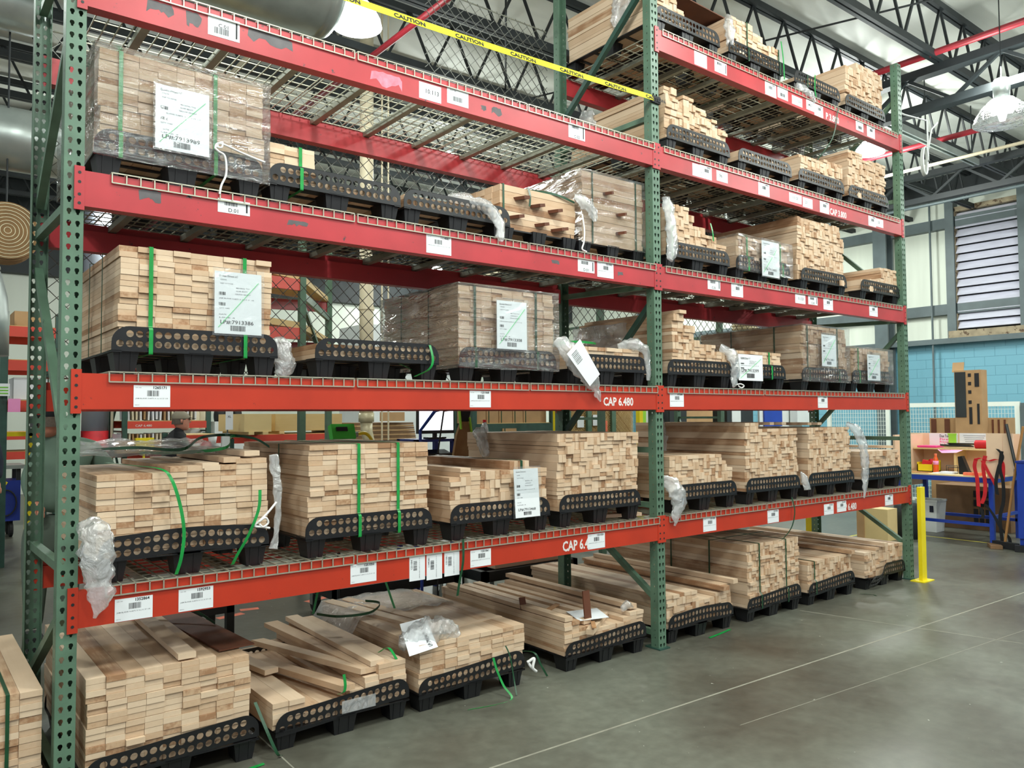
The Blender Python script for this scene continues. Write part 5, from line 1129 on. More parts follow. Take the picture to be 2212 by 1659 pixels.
MB().box(421.6, 422.4, 47.2, 58.8, 16.6, 17.6).box(432.9, 433.8, 47.2, 58.8, 16.6, 17.6).box(422, 433.4, 47.2, 48, 16.6, 17.6).box(422, 433.4, 58, 58.8, 16.6, 17.6).build('rim', 'white_plastic', bn); MB().box(421.9, 422.2, 49.4, 51.4, 11, 14.4).build('sticker', 'navy_cloth', bn)
# boxes and cage behind the bench
bx = thing('carton', 'brown printed carton standing in shadow under the bench', 'carton', (456, 48, 0)); MB().box(450, 470, 22, 60, .1, 24).build('body', 'cardboard_dark', bx)
t = MB()
for k in range(3):
    for j in range(4): t.box(449.8, 450, 32+k*3, 34.2+k*3, 3+j*5, 6.6+j*5)
t.build('print', 'ink', bx)
bx = thing('carton', 'tall narrow brown carton with dark printed panel above the bench', 'carton', (485, 54, 0))
MB().box(480, 488, 46.0, 61, 0.1, 90).build('body', 'cardboard', bx); MB().obox((481, 59, 92), (.3, 6.5, 6), (R(0), R(12), 0)).build('flap', 'cardboard', bx)
t = MB().box(479.7, 480, 54.6, 60.6, 62, 89); t.build('printed_panel', 'dark_panel', bx)
t = MB()
for k, z in enumerate((86, 81, 76, 70)): t.box(479.7, 480, 51.6, 53.2, z, z+2)
t.box(479.7, 480, 51.4, 53, 58, 68).box(479.7, 480, 47.4, 48.6, 58, 70).box(479.7, 480, 47.2, 49.6, 80, 88); t.build('print', 'ink', bx)
bx = thing('carton', 'wide low brown carton with wooden slats behind the bench notices', 'carton', (484, 60, 0)); MB().box(489, 500, 36, 80, 0.1, 61.6).build('body', 'cardboard', bx)
t = MB()
for k in range(4): t.box(488.6, 489, 37+k*3.2, 38+k*3.2, 52, 60.6)
for k in range(2): t.box(488.6, 489, 68+k*8, 71+k*8, 50, 61)
t.build('slats', 'brown_board', bx)
cg = thing('mesh_panel', 'white wire mesh partition in front of the blue wall', 'mesh panel', (560, 80, 0))
t = MB().box(559, 561, 54, 57, 0, 72).box(559, 561, 127, 130, 0, 72).box(559, 561, 57, 127, 69, 72).box(559, 561, 57, 127, 2, 4).box(559, 561, 90, 92, 2, 70); t.build('frame', 'mesh_white', cg)
t = MB()
for k in range(35): t.box(559.9, 560.1, 57+k*2, 57.22+k*2, 4, 69)
for k in range(22): t.box(559.9, 560.1, 57, 127, 4+k*3, 4.22+k*3)
t.build('wire_grid', 'mesh_white', cg)
cg = thing('mesh_panel', 'further white mesh panel seen behind the far rear upright', 'mesh panel', (600, 160, 0)); MB().box(599, 601, 160, 163, 0, 76).box(599, 601, 210, 213, 0, 76).box(599, 601, 163, 210, 73, 76).build('frame', 'mesh_white', cg)
t = MB()
for k in range(23): t.box(599.9, 600.1, 163+k*2.1, 163.25+k*2.1, 0, 73)
for k in range(22): t.box(599.9, 600.1, 163, 210, 4+k*3.2, 4.25+k*3.2)
t.build('wire_grid', 'mesh_white', cg)
tag(MB().box(556, 562, 49.5, 52.5, 0, 71).build('steel_post', 'grey_steel'), 'grey steel post at the right end of the white mesh partition', 'post')
cr_ = thing('plywood_crate', 'pale plywood crate on the floor behind the last floor stack', 'crate', (380, 60, 0)); MB().box(374, 384, 50.5, 66, 0.1, 16).build('body', 'mdf', cr_); MB().box(373.3, 374, 62.6, 66.4, 0.1, 16.6).build('corner_board', 'cardboard', cr_)
cb2 = thing('gas_cylinder', 'dark grey drum standing behind the plywood crate', 'drum', (396, 58, 0)); MB().lathe((393, 50.0, 0), [(6, .1), (6, 17), (5, 18)], 20).build('body', 'dark_panel', cb2, smooth=True)

# ------------------------------------------------------------------ things behind the rack
simple('column_grey', (164, 170, 182), 0.4, var=0.06)
co = thing('round_column', 'thick round grey column with a red band, left background', 'column', (83, 433, 0))
MB().lathe((83, 433, 0), [(8.2, 0), (8.2, 56.5)], 28).build('red_band', 'red_cloth', co, smooth=True); MB().lathe((83, 433, 0), [(8, 56.5), (8, ROOF)], 28).build('shaft', 'column_grey', co, smooth=True)
tag(MB().tube([(92, 427, 0), (92, 427, 190)], .9).build('conduit_pipe', 'beige_pipe'), 'pale conduit standing at the right of the grey column', 'conduit')
tag(MB().box(91, 96, 425, 427, 40, 52).build('switch_box', 'grey_steel'), 'small grey switch box at the foot of the grey column', 'switch box')
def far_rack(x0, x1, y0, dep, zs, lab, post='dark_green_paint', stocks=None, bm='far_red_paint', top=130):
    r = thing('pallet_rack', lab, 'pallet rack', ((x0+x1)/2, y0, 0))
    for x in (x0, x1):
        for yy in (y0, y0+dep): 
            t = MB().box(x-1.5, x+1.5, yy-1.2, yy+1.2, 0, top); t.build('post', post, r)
            
        for (fa, fb) in ((.15, .5), (.5, .5), (.85, .52), (.85, .85)): MB().bar((x, y0, top*fa), (x, y0+dep, top*fb), 1.2).build('brace', post, r)
    for z in zs:
        for yy in (y0-1.3, y0+dep+.2): MB().box(x0+1.5, x1-1.5, yy, yy+1.6, z, z+4.6).build('beam', bm, r)
        MB().box(x0+1.5, x1-1.5, y0, y0+dep, z+4.6, z+5.0).build('deck', 'plywood', r)
    return r
fr1 = far_rack(94, 146, 400, 40, [38, 58, 96], 'distant rack of upright sheets behind the person in black', top=112)
t = MB().text('CAP 6,480', 2, (100, 398.5, 59.2), wid=10); t.build('stencil', 'white_paint', fr1)
def slab_row(x0, x1, y, z, h, n_, lab, grp, mats=('beige_pipe', 'cardboard', 'paper')):
    rr = random.Random(int(x0*7+z))
    for k in range(n_):
        xx = x0+(x1-x0)*k/n_
        o = MB().obox((xx+.8, y+12, z+h/2), (.9, 24, h*rr.uniform(.85, 1)), (0, R(rr.uniform(-3, 3)), 0)).build('sheet_panel', rr.choice(mats)); tag(o, lab, 'panel', grp)
slab_row(92, 125, 402, 43, 12, 14, 'thin pale panel standing on edge in the distant rack, under its lettered beam', 'panels on the distant rack shelf')
slab_row(96, 140, 402, 63, 12, 18, 'thin pale panel standing on edge in the distant rack, over its lettered beam', 'panels on the distant upper shelf')
tag(MB().box(88, 122, 392, 398, 42.6, 50.4).build('carton', 'cardboard'), 'long low carton on the distant lower shelf behind the yellow box', 'carton')
yb_ = thing('yellow_box', 'small yellow box on a stand in the left background', 'box', (100, 380, 0)); MB().box(96, 106.5, 378, 382, 46.6, 52.4).build('body', 'yellow_paint', yb_); MB().tube([(101, 380, 0), (101, 380, 46.6)], .7).box(97, 105, 378, 382, 0, 1).build('stand', 'yellow_paint', yb_)
fr2 = far_rack(102, 125, 300, 36, [50.5], 'low orange rack behind the red item of the person in black', top=56)
def crate(x0, x1, y0, y1, z0, z1, lab, m1='mdf', m2='plywood'):
    c = thing('large_box', lab, 'box', ((x0+x1)/2, y0, z0)); MB().box(x0, x1, y0, y1, z0, z1).build('body', m2, c); MB().box(x0-.4, x0, y0, y1, z0, z1).box(x0, x1, y0-.15, y0, z0, z0+.4).build('end_panel', m1, c)
    for xr in (x0+2, x1-5): MB().box(xr, xr+3, y0-.6, y1, z0-1.6, z0).build('runner', 'mdf', c)
fr3 = far_rack(128, 200, 300, 40, [50], 'orange rack base carrying the long pale boxes', top=52.6)
crate(131, 146, 286, 330, 56.6, 66.6, 'long cream box on the orange rack in the background', 'mdf', 'mdf')
crate(154, 196, 300, 334, 56.6, 66.6, 'brown topped long box behind the thin green post', 'plywood', 'plywood')
for i, x in enumerate((161, 167, 173)):
    b_ = MB().lathe((x, 424, 66), [(3.4, -2.2), (5.2, -2.4), (5.6, -1), (5.6, 1), (5.2, 2.4), (3.4, 2.2)], 24, 'x'); tag(b_.build('drum_fan', 'rubber', smooth=True), ['leftmost dark round roll in the far background shelf', 'middle dark round roll in the far background shelf', 'rightmost dark round roll in the far background shelf'][i], 'roll')
tag(MB().box(156, 182, 418, 432, 0, 62).build('grey_stand', 'white_plastic'), 'pale stand under the dark round rolls', 'stand')
for i, x in enumerate((137, 143, 149)):
    b_ = crumple([(x, 421, 71), (x+.3, 421, 64), (x, 421, 57)], [3, 3.4, 3.2], 40+i, flat=.5, amp=.2); tag(b_.build('filter_bag', 'beige_pipe', smooth=True), ['left pale hanging filter sleeve beyond the cap', 'middle pale hanging filter sleeve beyond the cap', 'right pale hanging filter sleeve beyond the cap'][i], 'filter sleeve')
tag(MB().box(134, 152, 415, 427, 0, 57).build('dust_collector', 'white_plastic'), 'pale dust collector base under the hanging sleeves', 'dust collector')
ws = thing('white_sign_post', 'white post with small signs before the long cream box', 'sign post', (122, 290, 0)); MB().box(119.6, 123.8, 289, 291, 0, 56).build('post', 'white_plastic', ws); t = MB().box(121, 125, 287.6, 288, 58, 68); t.mi = 1; t.text('XL', 1.6, (122.0, 287.5, 64.6)); t.build('sign', ['paper', 'ink'], ws); MB().tube([(122.6, 290, 56), (122.6, 288.4, 60)], .4).build('stem', 'grey_steel', ws)
# rack with plywood shelves, seen through the chain link
g5 = thing('pallet_rack', 'green rack with pink beams and plywood shelves, behind the chain link', 'pallet rack', (110, 180, 0))
for (x, y) in ((110, 160), (146, 212)): MB().box(x-1.3, x+1.3, y-1.3, y+1.3, 0, 150).build('post', 'green_paint', g5)
for z0 in (96.5, 116.5):
    MB().bar((60, 134, z0-1), (109, 160, z0+2.3), 1.6, 4.6).build('beam', 'far_red_paint', g5); MB().bar((100, 196, z0-1), (145, 212, z0+2), 1.6, 5).build('beam', 'beam_paint_upper_light', g5)
    MB().add([(60, 134, z0+4.4), (110, 160, z0+4.4), (146, 212, z0+4.4), (100, 196, z0+4.4), (60, 134, z0+7), (110, 160, z0+7), (146, 212, z0+7), (100, 196, z0+7)], [(0, 3, 2, 1), (4, 5, 6, 7), (0, 1, 5, 4), (1, 2, 6, 5), (2, 3, 7, 6), (3, 0, 4, 7)]).build('shelf_board', 'plywood', g5)
MB().bar((110, 160, 115), (146, 212, 113), 1.4, 3).bar((110, 160, 112), (146, 212, 84), 1.6).build('brace', 'green_paint', g5)
pp = thing('vertical_pipe', 'thick cream vertical pipe seen through the chain link', 'pipe', (160, 200, 0))
MB().lathe((160.4, 200, 0), [(3.4, 66), (3.4, 118), (3.4, 160), (3.4, 270)], 20).build('shaft', 'beige_pipe', pp, smooth=True); MB().lathe((160.4, 200, 0), [(3.9, 117), (3.9, 118.6)], 20).build('collar', 'beige_pipe', pp); MB().lathe((160.4, 200, 0), [(3.8, 62), (3.8, 66.4)], 20).tube([(160.4, 200, 63), (160.6, 200, 57), (162, 199, 51), (164, 198, 46.6)], [3.0, 2.9, 2.5, 2.2], 16).build('hose', 'flex_hose', pp, smooth=True)
for i, (x, m_) in enumerate(((169, 'beige_pipe'), (172.6, 'beige_pipe'))): tag(MB().tube([(x, 200, 0), (x, 200, 270)], .45, 8).build('conduit_pipe', m_), ['thin yellowish pipe, left of the pair right of the thick cream pipe', 'thin yellowish pipe, right of the pair right of the thick cream pipe'][i], 'pipe')
t = MB().box(169.6, 174.6, 198.6, 199, 99, 105); t.mi = 1
for k in range(3): t.box(170.2, 174, 198.5, 198.6, 100+k*1.6, 100.6+k*1.6)
tag(t.build('warning_sign', ['yellow_paint', 'ink']), 'small yellow tag on the thin pipes behind the chain link', 'sign')
# lumber and boxes beyond
for i, z in enumerate([49.8+1.4*k for k in range(8)]): tag(MB().box(204+i*.4, 249-i*.3, 300, 345, z, z+1.2).build('dark_plank', 'cardboard_dark' if i % 2 else 'cardboard'), 'long plank in the dark stack beyond the green device', 'plank', 'planks of the dark stack')
tag(MB().box(204, 249, 300, 345, 0.1, 49.6).build('plank_base', 'cardboard_dark'), 'base of the dark stack of planks behind the screen', 'base block')
tag(MB().box(222, 238, 296, 299.8, 61.8, 67.5).build('brick_carton', 'cardboard'), 'perforated tan block above the dark plank stack', 'block')
bxn = 0
for (x0, x1, z0, z1, yy) in [(232, 243, 60.5, 72, 214), (243.6, 252, 60.5, 72, 214), (252.6, 262, 60.5, 72, 214), (262.6, 270, 60.5, 72, 214), (270.6, 288, 60.5, 72, 214), (238, 250, 49.5, 58.8, 212), (252, 262, 49, 57.4, 210), (263.5, 274, 49.5, 59.2, 214), (275, 290, 49.5, 59.6, 214)]:
    c = thing('carton', ['first brown carton of the background upper row, from the left', 'second brown carton of the background upper row', 'third brown carton of the background upper row', 'fourth brown carton of the background upper row', 'wide brown carton at the right of the background upper row', 'leftmost carton of the background lower row', 'carton in front at the middle of the background lower row', 'third carton of the background lower row', 'carton with white labels at the right of the lower row'][bxn], 'carton', (x0, yy, z0))
    MB().box(x0, x1, yy, yy+14, z0, z1).build('body', 'cardboard', c); bxn += 1
    MB().box(x0+1.2, x0+1.8, yy-.1, yy, z0, z1).build('band', 'strap_dark', c)
    if bxn == 9:
        t = MB().box(281, 286.4, yy-.2, yy-.1, 54.6, 58.8); t.mi = 1
        for k in range(5): t.box(281.8+k*.8, 282.2+k*.8, yy-.3, yy-.2, 55.4, 57.8)
        t.build('shipping_label', ['paper', 'ink'], c)
r6 = far_rack(233, 291, 212, 16, [44, 55.6], 'rack of brown cartons behind the lumber, centre background', bm='dark_green_paint', top=100)
tag(MB().box(273.4, 275, 189, 191, 0, 76).build('yellow_post', 'yellow_paint'), 'thin yellow post right of the background cartons', 'post')
# workstation with screen
st_ = thing('computer_station', 'blue computer stand behind the left bay', 'stand', (134, 100, 0))
MB().box(126, 143, 96, 110, 49.2, 50.4).box(126, 143, 96, 110, 55.2, 56.2).box(126, 127.4, 96, 98, 0, 56).box(141.6, 143, 96, 98, 0, 56).box(126, 127.4, 108, 110, 0, 56).box(141.6, 143, 108, 110, 0, 56).build('frame', 'cart_blue', st_)
mo = thing('monitor', 'monitor with a blank white screen on the blue computer stand', 'monitor', (134.5, 97, 56.2)); MB().box(126.8, 142.4, 96.2, 97.6, 58.2, 69.4).build('case', 'black_plastic', mo); MB().box(127.3, 141.9, 96.05, 96.2, 59.4, 69).build('screen', 'screen_glow', mo); MB().box(134, 135.4, 97, 98, 56.8, 60).box(131, 138.4, 95.4, 99.4, 56.25, 56.9).build('stand', 'black_plastic', mo)
kb = MB().obox((134, 97.4, 51.2), (13, 5.5, .8), (R(14), 0, 0)); tag(kb.build('keyboard', 'black_plastic'), 'black keyboard on the blue computer stand', 'keyboard')
vs_ = thing('work_apron', 'brown canvas apron with lime trim hanging behind the lumber', 'apron', (132.5, 76, 60))
MB().prism([(128.6, 50.6), (136.2, 50.6), (136.6, 55), (134.8, 63), (132, 63), (130, 58)], lambda a, b2, d: (a, 76+d, b2), 1.2).build('body', 'canvas_brown', vs_); MB().prism([(131.6, 62.6), (134.8, 62.6), (136.4, 70), (134.6, 68.6), (133, 69), (131.4, 67)], lambda a, b2, d: (a, 75.8+d, b2), 1.4).build('collar', 'black_cloth', vs_)
MB().bar((135, 75.6, 64), (137.2, 75.6, 49.6), .7, .5).bar((131.4, 75.6, 60), (130.6, 75.6, 67.5), .8, .5).build('trim', 'lime', vs_); MB().tube([(134, 78.4, 69), (134, 78.4, 0)], .4).build('hook', 'black_steel', vs_)
gd = thing('control_pendant', 'green control box with yellow plug on the strapped bundle', 'control box', (80, 60, 58))
t = MB().obox((79.6, 60, 60), (7.2, 2.2, 4.4), (R(-20), 0, 0)); t.build('case', 'device_green', gd); t = MB().obox((79, 58.9, 61), (3.4, .3, 1.2), (R(-20), 0, 0)); t.build('display', 'ink', gd)
MB().tube([(83, 60, 59.4), (84.4, 60, 59.4)], .8, 10).build('connector', 'galvanised', gd); MB().tube(spline([(84.4, 60, 59.4), (87, 60, 59.6), (89, 60, 57.6), (89.5, 60, 54)]), .5, 8).build('cable', 'yellow_paint', gd); MB().tube([(79.6, 61, 59), (79.6, 62, 30), (79.6, 62, 0)], .5).build('stand', 'black_steel', gd)
tag(MB().tube([(104, 42.6, 67), (104.6, 50, 66), (105.6, 60, 60), (106.4, 60, 36), (106, 60, 0.5)], .5, 8).build('air_hose', 'blue_paint'), 'blue air hose hanging behind the square strapped bundle', 'hose')
tag(MB().tube([(111, 42.6, 67), (111.6, 56, 66), (111.8, 60, 52), (111.8, 60, .4)], .3, 6).build('cord', 'black_steel'), 'black cord hanging behind the square strapped bundle', 'cord')
bt = thing('water_bottle', 'clear water bottle with red cap on the shelf behind the clear film', 'bottle', (166.8, 110, 52)); MB().lathe((166.4, 110, 0), [(1.5, 52.5), (1.6, 53), (1.6, 59), (1.2, 61), (.6, 62)], 16).build('body', 'clear_bottle', bt, smooth=True); MB().lathe((166.4, 110, 0), [(.7, 62), (.7, 63)], 12).build('cap', 'red_cloth', bt)
tb = thing('side_table', 'narrow dark table behind the tall stack by the middle upright', 'table', (172, 112, 0)); MB().box(160, 184, 106, 118, 51.4, 52.4).build('top', 'mdf', tb)
for (x, y) in ((161, 107), (183, 107), (161, 117), (183, 117)): MB().box(x-.6, x+.6, y-.6, y+.6, 0, 51.4).build('leg', 'dark_green_paint', tb)
tag(crumple([(174, 109, 53.4), (178, 109, 54.0), (182, 110, 53.4)], [1, 1.6, 1], 51, flat=.8).build('work_glove', 'black_cloth', smooth=True), 'dark knitted glove bundle on the narrow table', 'gloves')
# green rack of the next row and cage gate
g6 = far_rack(240, 330, 118, 30, [95.5], 'green rack with a bright red beam between the lumber stacks', post='green_paint', bm='beam_paint_upper_light', top=126)
tag(MB().box(232, 246, 122, 136, 100.6, 107).build('carton', 'mdf'), 'pale carton above the bright red beam behind the chain link', 'carton') if False else None
cg = thing('cage_gate', 'tan wire cage gate with papers and green posts, background', 'gate', (345, 222, 0))
for x in (312, 330, 352): MB().box(x-1.8, x+1.8, 220, 223.3, 0, 90).build('post', 'green_paint', cg)
t = MB(); k = -30
while k < 60:
    for s_ in (1, -1):
        xa = 314+k*1.6; xb = xa+30; za, zb = (42, 72) if s_ == 1 else (72, 42)
        if xa < 314:
            f_ = (314-xa)/30; za = za+(zb-za)*f_; xa = 314
        if xb > 372:
            f_ = (xb-372)/(xb-xa); zb = zb-(zb-za)*f_; xb = 372
        if xb > xa+.5: t.bar((xa, 222, za), (xb, 222, zb), .3)
    k += 1
t.build('diamond_mesh', 'plywood', cg); MB().box(314, 372, 223.4, 224, 42, 72).build('backing_board', 'cardboard', cg)
for i, (x, z, m_) in enumerate([(320, 57, 'paper'), (333.6, 58, 'paper'), (341, 54, 'orange_marking')]): tag(MB().box(x, x+5.6, 220.8, 221.4, z, z+7).build('paper_sheet', m_), ['white grid sheet left on the cage gate', 'blank cream sheet in the middle of the cage gate', 'orange patterned sheet on the cage gate'][i], 'paper')
yf = thing('open_door', 'grey door with yellow edge, notes stuck on it, left of the middle upright', 'door', (340, 180, 0)); MB().box(331, 334, 178, 181, 0, 80).build('edge', 'yellow_paint', yf); MB().box(334, 352, 179, 181, 0, 80).build('leaf', 'white_plastic', yf); MB().box(341.6, 343, 176.6, 178.9, 44, 62).build('handle', 'yellow_paint', yf)
tag(MB().box(334.4, 337.2, 178.4, 178.9, 60, 69).build('note', 'lime'), 'lime green note on the yellow edged door', 'note'); tag(MB().box(334.4, 337.4, 178.4, 178.9, 49, 57).build('note', 'hot_pink'), 'pink note below the lime one on the yellow edged door', 'note')
# dark cabinets and boards behind the far bay
tag(MB().box(356, 372, 176, 190, 0, 76).build('locker', 'dark_panel'), 'dark cabinet behind the tallest lowest-level stack, left side', 'cabinet')
tag(MB().box(396, 424, 196, 210, 0, 76).build('locker', 'cardboard'), 'tan cabinet right of the dark one in the far background', 'cabinet')
vm = thing('vending_machine', 'dark machine with grey glass panel in the far background', 'machine', (440, 190, 0)); MB().box(432, 462, 190, 210, 0, 76).build('body', 'dark_panel', vm); MB().box(437, 447, 189.6, 190, 40, 72).build('panel', 'white_plastic', vm)
tag(MB().box(470, 492, 186, 187, 56, 68).build('notice_board', 'blue_paint'), 'blue notice board in the far background', 'notice board'); tag(MB().box(466, 520, 187.4, 189, 0, 80).build('partition', 'white_plastic'), 'white partition carrying the blue notice board', 'partition'); tag(MB().box(502, 522, 180, 186, 57, 72).build('wall_box', 'white_plastic'), 'pale enclosure on the white partition', 'enclosure')
# casters carts below the lowest beam
def cart(x0, x1, y0, y1, z, lab):
    c = thing('platform_cart', lab, 'cart', ((x0+x1)/2, y0, 0)); MB().box(x0, x1, y0, y0+2, z, z+3.4).box(x0, x1, y1-2, y1, z, z+3.4).box(x0, x0+2, y0, y1, z, z+3.4).box(x1-2, x1, y0, y1, z, z+3.4).box(x0, x1, (y0+y1)/2-1, (y0+y1)/2+1, z, z+3.4).build('frame', 'black_steel', c)
    for x in (x0+4, x1-4):
        for y in (y0+3, y1-3): w_ = MB().lathe((x-1, y, 3), [(2.2, 0), (3, .3), (3, 1.7), (2.2, 2)], 18, 'x').build('caster', 'rubber', c); MB().box(x-1.5, x-1.2, y-1, y+1, 2.5, z).box(x+1.2, x+1.5, y-1, y+1, 2.5, z).build('fork', 'galvanised', w_)
cart(86, 132, 78, 104, 8, 'black caster cart behind the film covered floor load')
cart(134, 176, 66, 92, 9, 'black caster cart behind the open floor load')
for i in range(4): tag(MB().box(140, 172, 68+i*5.2, 72.6+i*5.2, 12.6, 15).build('board', 'maple_x'), 'short board lying on the cart behind the open floor load', 'board', 'boards on the right cart')
bk = thing('dark_stand', 'dark steel stand behind the large floor block', 'stand', (46, 70, 0)); MB().box(36, 52, 68, 70, 12, 14.5).box(50, 52, 68, 70, 0, 17).box(36, 38, 68, 70, 0, 17).box(36, 52, 84, 86, 12, 14.5).box(50, 52, 70, 86, 12, 14.5).box(50, 52, 84, 86, 0, 14).build('frame', 'black_steel', bk)
# left background: blue cart, rail, posts
bc = thing('blue_cart', 'dark blue cart with coiled cord at the left background', 'cart', (20, 372, 0)); MB().box(0, 34, 362, 384, 9, 31).build('body', 'cart_blue', bc); MB().box(-2, 36, 360, 386, 37.4, 39.4).build('top', 'galvanised', bc)
for (x, y) in ((1, 363), (33, 363), (33, 383)): MB().box(x-1, x+1, y-1, y+1, 31, 37.4).build('post', 'black_steel', bc)
for (x, y) in ((5, 366), (30, 366), (30, 380)): MB().lathe((x-1, y, 4), [(3, 0), (4, .4), (4, 1.8), (3, 2.2)], 16, 'x').box(x-1, x+1, y-1, y+1, 6, 9).build('caster', 'rubber', bc)
for k in range(4): MB().obox((17+k*3.2, 361.9, 29), (1.4, .1, 3.4), (0, R(30), 0)).build('hazard_stripe', 'yellow_paint', bc)
MB().tube([(27+5*math.cos(a), 361-.03*a, 19+7*math.sin(a)) for a in [k*.35 for k in range(54)]], .4, 6).build('coiled_cord', 'rubber', bc)
yr = thing('guard_rail', 'yellow guard rail at the left background', 'rail', (8, 290, 0)); MB().box(-20, 31, 290, 292, 56.4, 58.4).box(-20, -17, 290, 292, 0, 58).box(28, 31, 290, 292, 0, 58).build('bar', 'yellow_paint', yr)
r7 = far_rack(16.0, 37, 262, 40, [68, 86, 101], 'green and red rack in the far left background', top=112, bm='far_red_paint')
far = far_rack(30, 68, 420, 30, [40, 52], 'orange shelves behind the person in the green shirt', top=66)
t = MB().box(13.4, 18.0, 258, 258.4, 74.6, 80); t.mi = 1
for k in range(3): t.box(14, 17.4, 257.9, 258, 75.4+k*1.3, 76+k*1.3)
tag(t.build('notice', ['paper', 'glow_green']), 'white notice with green lines at the left edge', 'notice'); tag(MB().box(17.4, 22.0, 257.4, 258.2, 67.6, 73.4).build('clipboard', 'light_pink'), 'pinkish clipboard hanging below the left edge notice', 'clipboard')
for i in range(1): tag(MB().box(20+i*14, 33+i*14, 266, 284, 106.2, 113-i).build('carton', 'mdf' if i % 2 else 'cardboard'), 'carton on the top shelf of the far left rack', 'carton', 'cartons on the far left rack')
for i in range(1): tag(MB().box(20+i*15, 33+i*15, 264, 284, 73.2, 83).build('carton', 'paper' if i % 2 == 0 else 'mdf'), 'pale carton on the middle shelf of the far left rack', 'carton', 'pale cartons on the far left rack')
# black girder band high in the back and a grey wall unit
tag(MB().box(300, 420, 470, 520, 0, 146).build('storage_enclosure', 'white_plastic'), 'pale grey enclosure wall seen through the chain link', 'enclosure')
tag(MB().box(440, 520, 470, 500, 0, 120).build('storage_enclosure', 'insulation'), 'lower pale enclosure right of the thin pipes', 'enclosure')

